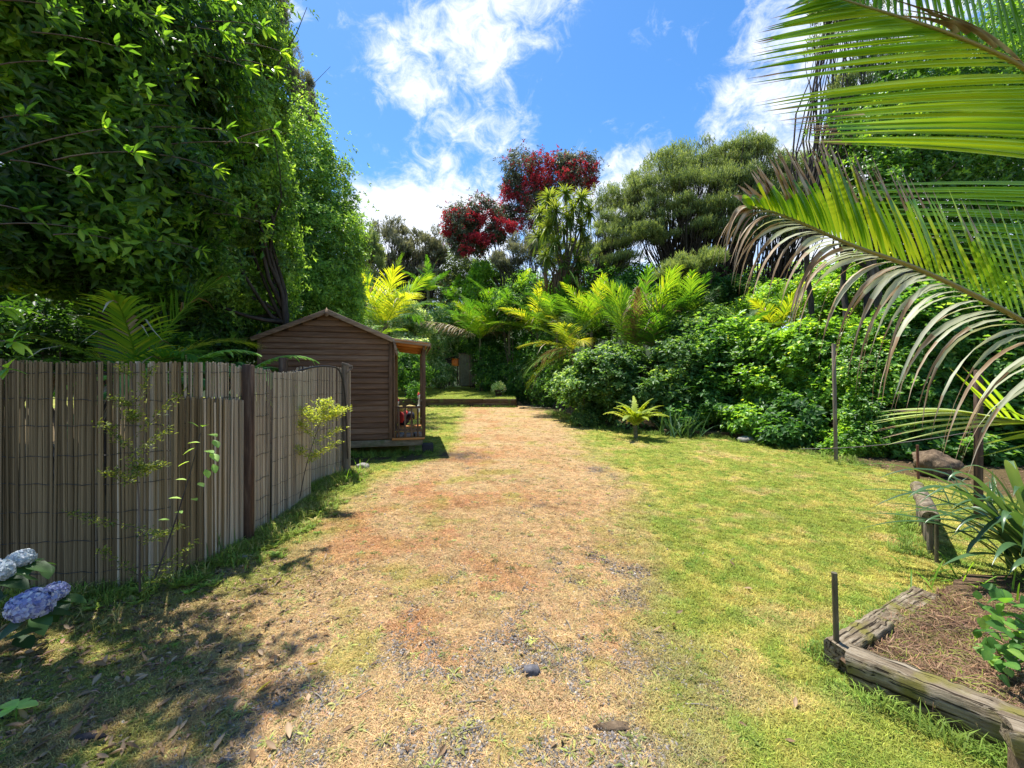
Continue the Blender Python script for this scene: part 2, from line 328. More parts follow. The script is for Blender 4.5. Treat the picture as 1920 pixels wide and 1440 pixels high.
M['stone'] = rough_mat('stone', [(.3, (.15, .14, .12)), (.7, (.36, .34, .31))], (9, 9, 9), 8, .9, .7, 2, moss=((.16, .16, .06), 8, .56))
M['dark_stone'] = rough_mat('basalt', [(.3, (.045, .043, .05)), (.7, (.17, .165, .18))], (25, 25, 25), 8, .85, .7, 1)
M['stump'] = rough_mat('stump', [(.3, (.06, .04, .025)), (.6, (.17, .12, .075)), (.8, (.3, .23, .15))], (16, 16, 5), 8, .95, 1, 3)
M['terracotta'] = flat('plastic_pot', (.07, .035, .025), .6)
M['orange'] = flat('orange_paint', (.75, .2, .03), .5)
M['shed_metal'] = rough_mat('ribbed_metal', [(.3, (.09, .09, .06)), (.7, (.17, .165, .12))], (6, 6, 6), 4, .5, .1)
M['red_paint'] = flat('red_paint', (.75, .06, .05), .5); M['white_paint'] = flat('white_paint', (.8, .8, .78), .5)
M['black_paint'] = flat('black_paint', (.03, .03, .05), .5); M['ochre_paint'] = flat('ochre_paint', (.4, .3, .08), .6)

# ------------------------------------------------------------ ground zones (albedo of the place, in world metres)
def zone(x, y):
    n = fbm(x, y, .9, 3); n2 = fbm(x, y, 3.1, 9); n3 = fbm(x, y, 9., 19, 3)
    xr = np.interp(y, [0, 1.6, 3, 4, 5.3, 7.6, 12.5, 18, 21], [.45, .75, 1.05, 1.3, 1.65, 1.6, 1.75, 1.7, 1.5])
    xl = np.interp(y, [0, 1.6, 2.6, 3.4, 4.6, 6, 7.6, 9, 13, 21], [-1.4, -1.5, -1.65, -1.72, -2.0, -2.0, -1.35, -1.2, -1.7, -2.3])
    e = (n-.5)*.9+(n2-.5)*.7
    w = np.clip(.45+y*.03, .3, .8)
    path = sst(-.28*w/.45, .28*w/.45, xr-x+e*.55)*sst(-.3, .3, x-xl+e*.5)
    # bare grey gravel: wheel tracks and the near part of the drive
    g = np.exp(-((x-.05)/1.3)**2)*sst(4.4, 1.8, y)*1.0
    g = g+.6*np.exp(-((x-1.42)/.2)**2-((y-6.4)/1.3)**2)+.5*np.exp(-((x+.75)/.5)**2-((y-7.6)/.9)**2)+.55*np.exp(-((x-.95)/.3)**2-((y-3.6)/1.6)**2)+.35*np.exp(-((x-.3)/.35)**2-((y-6)/2)**2)
    g = g+.6*np.exp(-((x+1.4)/.5)**2-((y-8.1)/.4)**2)
    gravel = np.clip(sst(.34, .62, g*.62+(n2-.5)*1.2+(n3-.5)*.7), 0, 1)*path
    # soil and litter under the planting
    yh = np.interp(x, [1.5, 1.9, 2.4, 3.3, 4.3, 5.3, 6.0, 6.2, 6.3], [19.5, 17.5, 13, 11.1, 10.7, 10.4, 8.9, 6.6, 5.])
    soil = sst(-.25, .35, y-yh+e*.6)*(x > 1.3)+sst(6.1, 6.5, x+e*.3)
    bed = ((x-1.8) > 0)*(sst(-.03, .05, (x-1.78)-(y-2.2)*1.88+.02))*(y < 2.85)*(y > 1.9-(x-1.8)*1.0-.1)
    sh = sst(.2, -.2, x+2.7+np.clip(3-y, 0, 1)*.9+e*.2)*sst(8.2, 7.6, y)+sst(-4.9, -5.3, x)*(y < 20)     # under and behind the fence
    soil_shade = np.exp(-((x+2.2)/1.1)**2-((y-7.75)/.42)**2)*1.2+np.exp(-((x+1.35)/.5)**2-((y-8.1)/.45)**2)*.8  # bare brown soil before the cabin, also painting in its cast shadow
    soil = np.clip(soil+sh+bed+soil_shade*sst(.3, .6, n2), 0, 1)
    return path, gravel, soil, n, n2, n3
def ground_col(x, y, with_gravel=1):
    path, gravel, soil, n, n2, n3 = zone(x, y)
    def mix(a, b, t): return a*(1-t[:, None])+np.array(b)*t[:, None]
    green = np.tile([.255, .285, .05], (len(x), 1)); green = mix(green, [.43, .37, .10], sst(.42, .72, n*.5+n2*.5+(n3-.5)*.5)); green = mix(green, [.45, .33, .16], sst(.6, .75, n2)*.6)
    green = mix(green, [.18, .26, .045], sst(.5, .3, n3)*.5)
    verge = sst(-.9, -1.9, x)*sst(4.4, 3.0, y); green = mix(green, [.33, .25, .11], verge*(.35+.65*sst(.38, .6, n2)))
    straw = np.tile([.46, .33, .175], (len(x), 1)); straw = mix(straw, [.43, .25, .12], sst(.45, .66, fbm(x, y, 1.6, 31))*sst(2.2, -1.2, x)); straw = mix(straw, [.34, .30, .075], sst(.56, .74, fbm(x, y, 2.3, 41))*.7)
    c = green*(1-path[:, None])+straw*path[:, None]
    c = mix(c, [.13, .115, .105], gravel*.85*with_gravel)
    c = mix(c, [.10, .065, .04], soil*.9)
    return c

def build_ground():
    xs = np.unique(np.concatenate([np.arange(-4.2, 4.2, .045), np.arange(-12, 12, .25), np.array([-400, -200, -100, -60, -35, -22, -16, 16, 22, 35, 60, 100, 200, 400.])]).round(4))
    ys = np.unique(np.concatenate([np.arange(1, 6, .045), np.arange(6, 12, .1), np.arange(12, 34, .3), np.array([-60, -30, -12, -5, -2, -.5, .4, 36, 40, 46, 55, 70, 100, 160, 300, 600.])]).round(4))
    X, Y = np.meshgrid(xs, ys); x = X.ravel(); y = Y.ravel()
    z = (fbm(x, y, 1.2, 5)-.5)*.05+(fbm(x, y, 7, 8)-.5)*.022
    z = np.where((np.abs(x) < 12) & (y < 40), z, z*.3)
    z = z-sst(27, 34, y)*0+sst(29, 60, y)*6*1.0+sst(60, 130, y)*5
    z += sst(7.5, 18, x)*1.6*sst(-5, 4, y)
    # the raised back lawn sits on its own sheet: keep the ground below it
    nx, ny = len(xs), len(ys); i = (np.arange(ny-1)[:, None]*nx+np.arange(nx-1)[None]).ravel()
    f = np.stack([i, i+1, i+1+nx, i+nx], 1)
    mb = MB(); mb.add(np.stack([x, y, z], 1), f)
    m, nt, N, L = new_mat('ground')
    at = N('ShaderNodeAttribute'); at.attribute_name = 'soil_colour'
    tc = N('ShaderNodeTexCoord'); ns = N('ShaderNodeTexNoise'); ns.inputs['Scale'].default_value = 38; ns.inputs['Detail'].default_value = 10; ns.inputs['Roughness'].default_value = .75; L(tc.outputs['Object'], ns.inputs['Vector'])
    n2 = N('ShaderNodeTexVoronoi'); n2.inputs['Scale'].default_value = 70; L(tc.outputs['Object'], n2.inputs['Vector'])
    r = ramp(N, [(.3, (.28, .27, .28)), (.5, (.8, .78, .76)), (.72, (1.35, 1.3, 1.2))]); L(ns.outputs[0], r.inputs[0])
    mx = N('ShaderNodeMix'); mx.data_type = 'RGBA'; mx.blend_type = 'MULTIPLY'; mx.inputs[0].default_value = 1; L(at.outputs['Color'], mx.inputs[6]); L(r.outputs[0], mx.inputs[7])
    pb = N('ShaderNodeBsdfPrincipled'); pb.inputs['Roughness'].default_value = .95; pb.inputs['Specular IOR Level'].default_value = .1; L(mx.outputs[2], pb.inputs['Base Color'])
    bp = N('ShaderNodeBump'); bp.inputs['Strength'].default_value = .9; bp.inputs['Distance'].default_value = .02; L(ns.outputs[0], bp.inputs['Height']); L(bp.outputs[0], pb.inputs['Normal'])
    o = N('ShaderNodeOutputMaterial'); L(pb.outputs[0], o.inputs[0]); M['ground'] = m
    g = mb.build('ground', m, smooth=True); tag(g, kind='structure')
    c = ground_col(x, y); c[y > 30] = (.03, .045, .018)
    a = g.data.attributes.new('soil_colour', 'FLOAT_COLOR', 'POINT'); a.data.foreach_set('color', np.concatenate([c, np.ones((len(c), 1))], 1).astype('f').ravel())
    return g
build_ground()
def gz(x, y):
    x = np.atleast_1d(np.asarray(x, float)); y = np.atleast_1d(np.asarray(y, float))
    z = (fbm(x, y, 1.2, 5)-.5)*.05+(fbm(x, y, 7, 8)-.5)*.022+sst(29, 60, y)*6+sst(60, 130, y)*5
    z += sst(7.5, 18, x)*1.6*sst(-5, 4, y)
    return z

# back lawn: raised terrace behind the sleeper wall
LX1 = .17
def lawn_z(y): return .40+np.clip((y-20.7)/8, 0, 1.3)*.36
def build_back_lawn():
    xs = np.linspace(-16, LX1, 60); ys = np.linspace(20.62, 31, 40); X, Y = np.meshgrid(xs, ys); x, y = X.ravel(), Y.ravel()
    z = lawn_z(y)+(fbm(x, y, .8, 55)-.5)*.08; n = 60; i = (np.arange(39)[:, None]*n+np.arange(n-1)[None]).ravel(); f = np.stack([i, i+1, i+1+n, i+n], 1)
    mb = MB(); mb.add(np.stack([x, y, z], 1), f)
    side = np.array([[LX1, 20.62, lawn_z(20.62)+.03], [LX1, 31, lawn_z(31)+.03], [LX1, 31, -.1], [LX1, 20.62, -.1]]); mb.add(side, [[0, 1, 2, 3]])
    o = mb.build('back_lawn', M['ground'], smooth=True); tag(o, kind='structure')
    c = np.tile([.36, .42, .08], (mb.n, 1))*(0.85+.3*rng.random((mb.n, 1))); a = o.data.attributes.new('soil_colour', 'FLOAT_COLOR', 'POINT')
    a.data.foreach_set('color', np.concatenate([c, np.ones((len(c), 1))], 1).astype('f').ravel())
build_back_lawn()
def build_hill():
    xs = np.linspace(-160, 120, 120); ys = np.linspace(110, 230, 40); X, Y = np.meshgrid(xs, ys); x, y = X.ravel(), Y.ravel()
    z = 36*np.exp(-((x-20)/75)**2)*sst(105, 190, y)+(fbm(x, y, .09, 61)-.5)*14+(fbm(x, y, .5, 62)-.5)*4
    n = 120; i = (np.arange(39)[:, None]*n+np.arange(n-1)[None]).ravel(); f = np.stack([i, i+1, i+1+n, i+n], 1)
    mb = MB(); mb.add(np.stack([x, y, z], 1), f)
    m = rough_mat('hill_bush', [(.3, (.02, .035, .016)), (.5, (.05, .075, .03)), (.7, (.10, .12, .05))], (.35, .35, .35), 9, .95, 1, 60)
    tag(mb.build('hill', m, smooth=True), kind='structure')
build_hill()

# ------------------------------------------------------------ grass, weeds and gravel (geometry nodes on points)
def instance_mat(name, trans=.3, rough=.6):
    m, nt, N, L = new_mat(name)
    at = N('ShaderNodeAttribute'); at.attribute_name = 'blade_colour'; at.attribute_type = 'INSTANCER'
    tv = N('ShaderNodeAttribute'); tv.attribute_name = 'tint'
    r = ramp(N, [(0, (.72, .7, .68)), (1, (1.35, 1.3, 1.2))]); L(tv.outputs['Fac'], r.inputs[0])
    mx = N('ShaderNodeMix'); mx.data_type = 'RGBA'; mx.blend_type = 'MULTIPLY'; mx.inputs[0].default_value = 1; L(at.outputs['Color'], mx.inputs[6]); L(r.outputs[0], mx.inputs[7])
    pb = N('ShaderNodeBsdfPrincipled'); pb.inputs['Roughness'].default_value = rough; pb.inputs['Specular IOR Level'].default_value = .2; L(mx.outputs[2], pb.inputs['Base Color'])
    tr = N('ShaderNodeBsdfTranslucent'); L(mx.outputs[2], tr.inputs['Color'])
    ms = N('ShaderNodeMixShader'); ms.inputs[0].default_value = trans; L(pb.outputs[0], ms.inputs[1]); L(tr.outputs[0], ms.inputs[2])
    o = N('ShaderNodeOutputMaterial'); L(ms.outputs[0], o.inputs[0]); return m
GM = instance_mat('blades'); SM = instance_mat('gravel_stone', 0, .85)
def tuft(n, h, spread, curl, w, flatness=0):
    mb = MB()
    for k in range(n):
        a = rng.random()*6.283; r = spread*math.sqrt(rng.random()); b = np.array([r*math.cos(a), r*math.sin(a), 0])
        a2 = rng.random()*6.283; dd = np.array([math.cos(a2), math.sin(a2), 0]); hh = h*(.5+rng.random()*.8); cu = curl*(.4+rng.random())
        if flatness: p = [b+[0, 0, .004+.01*rng.random()], b+dd*hh*.5+[0, 0, hh*.22*rng.random()+.004], b+dd*hh+np.array([-dd[1], dd[0], 0])*hh*rng.normal(0, .35)+[0, 0, .002+hh*.12*rng.random()]]
        else: p = [b, b+dd*cu*hh*.35+[0, 0, hh*.6], b+dd*cu*hh+[0, 0, hh*(1-.35*min(cu, 1.5))]]
        s = np.array([-dd[1], dd[0], 0])*w*(.7+.6*rng.random())
        if flatness: s = s*.8+np.array([0, 0, w*.35])
        v = [p[0]-s/2, p[0]+s/2, p[1]-s*.4, p[1]+s*.4, p[2]]
        t = rng.random(); mb.add(v, np.array([[0, 1, 3], [0, 3, 2], [2, 3, 4]]), t)
    return mb
def broad(n, L, w, lift):
    mb = MB(); a = np.linspace(0, 6.283, n, endpoint=False)+rng.random(n)*.7; d = np.stack([np.cos(a), np.sin(a), np.full(n, lift)+rng.random(n)*.3], 1)
    leaves(mb, np.zeros((n, 3))+[0, 0, .004], d, np.tile([0, 0, 1.], (n, 1)), L*(.7+.5*rng.random(n)), w, rng.random(n), .2, .25); return mb
def pebble():
    v = unit(rng.normal(size=(9, 3)))*np.array([1, .75, .45])*.5; 
    import bmesh
    bm = bmesh.new(); [bm.verts.new(q) for q in v]; bmesh.ops.convex_hull(bm, input=bm.verts); bm.verts.ensure_lookup_table()
    loose = [q for q in bm.verts if not q.link_faces]; bmesh.ops.delete(bm, geom=loose, context='VERTS'); bm.verts.index_update()
    vv = np.array([q.co[:] for q in bm.verts]); ff = np.array([[q.index for q in f.verts] for f in bm.faces]); bm.free()
    mb = MB(); mb.add(vv, ff, rng.random()); return mb
def scatter(name, protos, pts, col, scl, rotz=True):
    """one stuff object: protos instanced on points with their own colour"""
    n = len(pts); me = bpy.data.meshes.new(name); me.vertices.add(n); me.vertices.foreach_set('co', np.asarray(pts, 'f').ravel())
    a = me.attributes.new('blade_colour', 'FLOAT_COLOR', 'POINT'); a.data.foreach_set('color', np.concatenate([col, np.ones((n, 1))], 1).astype('f').ravel())
    a = me.attributes.new('size', 'FLOAT', 'POINT'); a.data.foreach_set('value', np.asarray(scl, 'f'))
    a = me.attributes.new('spin', 'FLOAT_VECTOR', 'POINT'); e = np.zeros((n, 3)); e[:, 2] = rng.random(n)*6.283
    if not rotz: e[:, :2] = rng.normal(0, .25, (n, 2))
    a.data.foreach_set('vector', e.astype('f').ravel())
    o = link(name, me); tag(o, kind='stuff')
    ng = bpy.data.node_groups.new(name+'_nodes', 'GeometryNodeTree'); ng.interface.new_socket('Geometry', in_out='INPUT', socket_type='NodeSocketGeometry'); ng.interface.new_socket('Geometry', in_out='OUTPUT', socket_type='NodeSocketGeometry')
    N = ng.nodes.new; L = ng.links.new; gi = N('NodeGroupInput'); go = N('NodeGroupOutput'); ip = N('GeometryNodeInstanceOnPoints'); L(gi.outputs[0], ip.inputs['Points'])
    g2 = N('GeometryNodeGeometryToInstance')
    for k, (mb, mat) in enumerate(protos):
        po = bpy.data.objects.new(name+'_shape', mb.mesh(name+'_shape', mat)); oi = N('GeometryNodeObjectInfo'); oi.inputs['Object'].default_value = po; oi.inputs['As Instance'].default_value = True
        L(oi.outputs['Geometry'], g2.inputs[0])
    L(g2.outputs[0], ip.inputs['Instance']); ip.inputs['Pick Instance'].default_value = True
    def attr(nm, dt):
        q = N('GeometryNodeInputNamedAttribute'); q.data_type = dt; q.inputs['Name'].default_value = nm; return q.outputs['Attribute']
    rv = N('FunctionNodeRandomValue'); rv.data_type = 'INT'; rv.inputs[4].default_value = 0; rv.inputs[5].default_value = len(protos)-1; L(rv.outputs[2], ip.inputs['Instance Index'])
    er = N('FunctionNodeEulerToRotation'); L(attr('spin', 'FLOAT_VECTOR'), er.inputs[0]); L(er.outputs[0], ip.inputs['Rotation'])
    L(attr('size', 'FLOAT'), ip.inputs['Scale']); L(ip.outputs[0], go.inputs[0])
    md = o.modifiers.new('scatter', 'NODES'); md.node_group = ng; return o
def sample_view(n, y0, y1, power=1.0):
    """points spread over the visible ground between two distances, thinner farther off"""
    u = rng.random(n)
    y = (y0**(1-power)+(y1**(1-power)-y0**(1-power))*u)**(1/(1-power)) if power != 1 else y0*(y1/y0)**u
    x = (rng.random(n)*2-1)*(y*1.32+.25); return x, y
def jitter_col(c, s=.18):
    return np.clip(c*(1+rng.normal(0, s, (len(c), 1)))*(1+rng.normal(0, .06, c.shape)), .005, .9)
def blocked(x, y):
    """where a fence, cabin or sleeper stands"""
    R = np.array([-2.42, 8.2]); u = np.array([.9715, .2368]); w = np.array([-.2368, .9715]); a = (x-R[0])*u[0]+(y-R[1])*u[1]; b = (x-R[0])*w[0]+(y-R[1])*w[1]
    return (a > -2.5) & (a < .65) & (b > -.02) & (b < 3)
def build_grass():
    # lawn, thinner on the shaded verge
    x, y = sample_view(230000, 1.25, 20.6, 1.55); path, gravel, soil, n, n2, n3 = zone(x, y)
    keep = (rng.random(len(x)) > path*.93) & (soil < .35+.25*rng.random(len(x))) & ~blocked(x, y) & (rng.random(len(x)) < .65+.6*(n3)) & (rng.random(len(x)) > .6*sst(-.9, -1.9, x)*sst(3.6, 2.8, y)) ; x, y = x[keep], y[keep]
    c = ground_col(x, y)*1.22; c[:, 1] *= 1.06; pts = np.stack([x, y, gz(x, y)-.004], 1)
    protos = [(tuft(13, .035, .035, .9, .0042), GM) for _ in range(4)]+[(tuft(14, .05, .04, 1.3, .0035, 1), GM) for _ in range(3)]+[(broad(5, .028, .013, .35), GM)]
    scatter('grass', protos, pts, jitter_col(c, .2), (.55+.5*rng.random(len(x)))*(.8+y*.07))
    # dry mat on the drive
    x, y = sample_view(190000, 1.25, 20.6, 1.6); path, gravel, soil, n, n2, n3 = zone(x, y)
    keep = (rng.random(len(x)) < (path*(1-gravel*.75))+.08+.5*sst(-.9, -1.9, x)*sst(4.4, 3.0, y)) & (soil < .6) & ~blocked(x, y); x, y = x[keep], y[keep]
    c = ground_col(x, y, 0); pts = np.stack([x, y, gz(x, y)-.003], 1); c = c*1.2; c = np.where(c.mean(1, keepdims=True) < .16, c+np.array([.2, .12, .05]), c)
    protos = [(tuft(16, .045, .04, 1.3, .0027, 1), GM) for _ in range(5)]+[(tuft(9, .028, .03, 1.4, .0027), GM)]
    scatter('dry_grass', protos, pts, jitter_col(c, .24), (.6+.6*rng.random(len(x)))*(.8+y*.06))
    # gravel
    x, y = sample_view(230000, 1.25, 10, 1.9); path, gravel, soil, n, n2, n3 = zone(x, y)
    keep = (rng.random(len(x)) < gravel*.62+path*.12) & ~blocked(x, y); x, y = x[keep], y[keep]
    c = np.tile([.19, .175, .175], (len(x), 1))*(.35+1.0*rng.random((len(x), 1))); br = rng.random(len(x)) < .04; c[br] = (.4, .37, .33)
    scatter('gravel', [(pebble(), SM) for _ in range(6)], np.stack([x, y, gz(x, y)+.005], 1), c, .010+.022*rng.random(len(x))**2+.002*y/3, False)
    # weeds: flat rosettes on the drive and a lush strip along the fence foot
    x, y = sample_view(3600, 1.35, 12, 1.4); path, gravel, soil, n, n2, n3 = zone(x, y); keep = (soil < .4) & (np.abs(x) < 6) & ~blocked(x, y); x, y = x[keep], y[keep]
    path = path[keep]; c = jitter_col(np.tile([.36, .38, .13], (len(x), 1))*path[:, None]+np.array([.17, .29, .045])*(1-path[:, None]), .25)
    scatter('weeds', [(broad(9, .05, .009, .12), GM), (broad(6, .03, .015, .2), GM), (broad(11, .04, .007, .3), GM)], np.stack([x, y, gz(x, y)], 1), c, .5+.7*rng.random(len(x)))
    n = 5200; t = rng.random(n); q = np.array([fence_xy(a*5.2) for a in t]); off = np.abs(rng.normal(0, .17, n))+.0; x = q[:, 0]+off*q[:, 2]; y = q[:, 1]+off*q[:, 3]
    keep = rng.random(n) < .35+.9*sst(2.9, 3.8, y); x, y = x[keep], y[keep]
    c = jitter_col(np.tile([.22, .31, .05], (len(x), 1)), .25); c[rng.random(len(x)) < .25] = (.42, .38, .14)
    scatter('fence_foot_weeds', [(tuft(12, .11, .04, .9, .005), GM), (tuft(10, .07, .04, 1.2, .005), GM), (broad(8, .045, .022, .6), GM), (broad(7, .06, .02, .9), GM)], np.stack([x, y, gz(x, y)], 1), c, .5+.8*rng.random(len(x)))
    # growth along the feet of timbers, cabin and hedge
    SX, SY = [], []
    for (ax, ay), (bx, by), m_, w_ in [((1.62, 1.98), (2.2, 1.36), 260, .035), ((1.66, 2.2), (2.9, 2.86), 260, .04), ((1.85, 2.25), (2.7, 2.66), 120, .05), ((-4.3, 20.45), (.2, 20.45), 500, .06), ((-3.6, 7.8), (-1.7, 8.25), 420, .16), ((3.45, 3.5), (4.4, 4.55), 260, .06), ((1.7, 17.5), (2.4, 13), 400, .25), ((2.4, 13), (3.3, 11.2), 400, .2), ((3.3, 11.1), (5.3, 10.3), 500, .14), ((5.3, 10.3), (6.0, 8.9), 300, .18), ((6.0, 8.9), (6.1, 6.8), 260, .18)]:
        t = rng.random(m_); SX.append(ax+(bx-ax)*t+rng.normal(0, w_, m_)); SY.append(ay+(by-ay)*t+rng.normal(0, w_, m_))
    x = np.concatenate(SX); y = np.concatenate(SY); c = jitter_col(np.tile([.19, .29, .05], (len(x), 1)), .3)
    scatter('edge_weeds', [(tuft(12, .10, .03, 1.0, .005), GM), (tuft(10, .06, .03, 1.3, .005), GM), (broad(8, .04, .02, .6), GM)], np.stack([x, y, gz(x, y)], 1), c, (.45+.8*rng.random(len(x)))*(.8+y*.03))
    # back lawn
    n = 22000; x = rng.uniform(-7.5, LX1, n); y = 20.7+rng.random(n)**1.3*9; c = jitter_col(np.tile([.36, .43, .08], (n, 1)), .15)
    scatter('back_lawn_grass', [(tuft(10, .05, .05, .9, .01), GM)], np.stack([x, y, lawn_z(y)+(fbm(x, y, .8, 55)-.5)*.08], 1), c, .5+.5*rng.random(n))
    # litter under the hedge and by the fence
    n = 12000; x = rng.uniform(1.6, 10, n); y = rng.uniform(4, 19, n); _, _, soil, *_ = zone(x, y); k = soil > .4; x, y = x[k], y[k]
    xx = rng.uniform(-5, -.8, 6000); yy = rng.uniform(1.2, 3.4, 6000); k = rng.random(6000) < sst(-.7, -2.2, xx); x = np.concatenate([x, xx[k]]); y = np.concatenate([y, yy[k]])
    c = jitter_col(np.tile([.26, .18, .12], (len(x), 1)), .4)
    scatter('leaf_litter', [(broad(1, .05, .02, .3), GM), (broad(2, .04, .016, .2), GM), (tuft(4, .07, .03, 1.2, .004, 1), GM)], np.stack([x, y, gz(x, y)+.006], 1), c, .5+.7*rng.random(len(x)))
    # pine litter in the near bed
    n = 5200; u = rng.random(n); v = rng.random(n); x = 1.85+u*1.9; y = 2.75-v*1.6; z = bed_z(x, y); k = in_bed(x, y); x, y, z = x[k], y[k], z[k]
    c = jitter_col(np.tile([.24, .155, .10], (len(x), 1)), .4); gg = rng.random(len(x)) < .13; c[gg] = (.26, .3, .06)
    scatter('pine_litter', [(tuft(12, .11, .04, 1.3, .0035, 1), GM) for _ in range(3)]+[(tuft(8, .035, .03, 1.0, .004), GM)], np.stack([x, y, z], 1), c, .6+.6*rng.random(len(x)))

# ------------------------------------------------------------ near bed with its sleepers
def in_bed(x, y): return ((x-1.80) > (y-2.18)*1.88) & (x-1.72 > (2.02-y)*1.0+.06) & (y < 2.9)
def bed_z(x, y): return .075+.03*fbm(np.atleast_1d(x), np.atleast_1d(y), 3, 71)
def build_bed():
    xs = np.linspace(1.7, 4.2, 50); ys = np.linspace(.9, 3.0, 50); X, Y = np.meshgrid(xs, ys); x, y = X.ravel(), Y.ravel(); z = bed_z(x, y)
    ins = ((x-1.80) > (y-2.18)*1.88-.02) & (x-1.72 > (2.02-y)*1.0-.02)
    z = np.where(ins, z, -.08); n = 50; i = (np.arange(49)[:, None]*n+np.arange(n-1)[None]).ravel(); f = np.stack([i, i+1, i+1+n, i+n], 1)
    mb = MB(); mb.add(np.stack([x, y, z], 1), f); o = mb.build('garden_bed', M['ground'], smooth=True); tag(o, kind='structure')
    c = np.tile([.17, .115, .075], (mb.n, 1)); a = o.data.attributes.new('soil_colour', 'FLOAT_COLOR', 'POINT'); a.data.foreach_set('color', np.concatenate([c, np.ones((len(c), 1))], 1).astype('f').ravel())
build_bed()
def sleeper(name, label, a, b, w, h, mat, seg=14, cat='sleeper', wear=.006, roll=0, parent=None, group=None):
    """old squared timber with worn, wavy, checked edges"""
    a = np.asarray(a, float); b = np.asarray(b, float); L = np.linalg.norm(b-a); d, s, n = frame_from(b-a)
    prof = [(-.5, -.5), (-.5, .42), (-.42, .5), (-.1, .47), (.15, .5), (.42, .5), (.5, .42), (.5, 0), (.5, -.5)]
    k = len(prof); V = []; 
    for q in range(seg+1):
        t = q/seg*L
        for j, (u, v) in enumerate(prof): V.append([t+(rng.normal(0, wear*1.5) if q in (0, seg) else 0), u*w+rng.normal(0, wear)*(.6 if v < .4 else 1), v*h+rng.normal(0, wear)*(1 if v > 0 else .3)])
    V = np.array(V); f = []
    for q in range(seg):
        for j in range(k): j2 = (j+1) % k; f.append([q*k+j, (q+1)*k+j, (q+1)*k+j2, q*k+j2])
    mb = MB(); mb.add(V, np.array(f)); mb.add(V[:k], np.array([list(range(k))])); mb.add(V[-k:], np.array([list(range(k))[::-1]]))
    o = mb.build(name, mat, parent); R = Matrix(((d[0], -s[0], n[0]), (d[1], -s[1], n[1]), (d[2], -s[2], n[2])))
    o.matrix_world = Matrix.Translation(Vector(a)) @ R.to_4x4()
    if label: tag(o, label, cat, group)
    return o
sleeper('sleeper', 'long split mossy timber sleeper fronting the pine litter bed', (1.70, 2.05, .10), (2.22, 1.47, .11), .11, .16, M['sleeper'], 26, wear=.0028)
sleeper('sleeper', 'short grey timber with a rotted end touching the upright iron stake', (1.71, 2.13, .075), (2.16, 2.37, .08), .12, .13, M['sleeper'], 14, wear=.0032)
sleeper('sleeper', 'flat sunken grey timber running from the short sleeper to the lawn edge', (2.19, 2.41, .055), (2.80, 2.74, .06), .14, .09, M['sleeper'], 16, wear=.0035)
sleeper('sleeper', 'weathered sleeper resting on the round post stub at the bed corner', (1.83, 1.50, .235), (2.5, 1.0, .235), .12, .09, M['sleeper'], 14, wear=.005)
def stake(name, label, a, b, r, mat, cat='stake', sides=10):
    mb = MB(); n = 7; p = np.linspace(a, b, n); tube(mb, p, r, sides); o = mb.build(name, mat, smooth=True, origin=a); return tag(o, label, cat)
mb = MB(); tube(mb, [(1.86, 1.46, -.05), (1.86, 1.46, .06), (1.862, 1.462, .184)], [.052, .05, .048], 12)
tag(mb.build('post_stub', M['stump'], origin=(1.86, 1.46, -.05)), 'rotting round post stub under the corner sleeper', 'post')
stake('iron_stake', 'tall dark iron stake upright at the corner of the bed', (1.735, 2.16, -.1), (1.71, 2.15, .51), .0135, M['iron'])
stake('iron_stake', 'iron stake standing against the cut end of the round log', (3.52, 3.36, -.1), (3.53, 3.37, .36), .014, M['iron'])
stake('iron_stake', 'red rusted rod beside the brown stump under the hedge', (6.12, 6.1, -.1), (6.1, 6.1, .52), .017, M['rust'])
# log edge
mb = MB(); p = np.linspace((3.6, 3.48, .33), (4.5, 4.5, .33), 9); p[:, 2] += rng.normal(0, .004, 9); tube(mb, p, .062+rng.normal(0, .003, 9), 12)
o = mb.build('log_edge', M['sleeper'], smooth=False, origin=p[0]); tag(o, 'round weathered log laid on upright boards along the lawn edge', 'log')
for k in range(5):
    q = p[0]+(p[-1]-p[0])*(k+.5)/5; mb = MB(); d, s, n = frame_from(p[-1]-p[0]); R = np.stack([d, -s, n], 1); box(mb, .17, .03, .34, (0, 0, 0), .004, R, jit=.003)
    b = mb.build('board', M['post_grey'], o); b.location = Vector(q+np.array([0, 0, -.21])-p[0])
# round-ish stump / mound
def lump(name, label, cat, c, r, mat, seed=1, rough=.25, sub=3):
    import bmesh
    bm = bmesh.new(); bmesh.ops.create_icosphere(bm, subdivisions=sub, radius=1); v = np.array([q.co[:] for q in bm.verts]); f = np.array([[q.index for q in F.verts] for F in bm.faces]); bm.free()
    nn = 1+(vnoise(v+seed*3.1, 1.7, seed)-.5)*rough*2+(vnoise(v+seed, 5, seed+2)-.5)*rough*.6; mb = MB(); mb.add(v*nn[:, None]*np.array(r), f)
    o = mb.build(name, mat, smooth=True); o.location = c; return tag(o, label, cat) if label else o
lump('tree_stump', 'squat brown fibrous stump behind the rusted rod', 'stump', (6.62, 6.35, .18), (.27, .25, .19), M['stump'], 3, .28, 4)
for c, r, s, l in [((5.55, 9.6, .05), (.2, .13, .09), 2, 'flat pale stone by the end of the low dark edging'), ((5.98, 9.35, .05), (.13, .11, .12), 4, 'small brown stone next to the pale flat stone'),
                   (tuple(G(458, 1052)+[0, 0, .02]), (.07, .05, .035), 6, 'pale stone at the foot of the dark fence post'), (tuple(G(680, 878)+[0, 0, .03]), (.12, .08, .06), 8, 'grey stone in weeds beside the last fence post')]:
    lump('stone', l, 'stone', c, r, M['stone'], s, .2)
lump('stone', 'dark basalt lump lying in the middle of the drive', 'stone', tuple(G(995, 1262)+[0, 0, .015]), (.045, .03, .022), M['dark_stone'], 11, .35, 2)
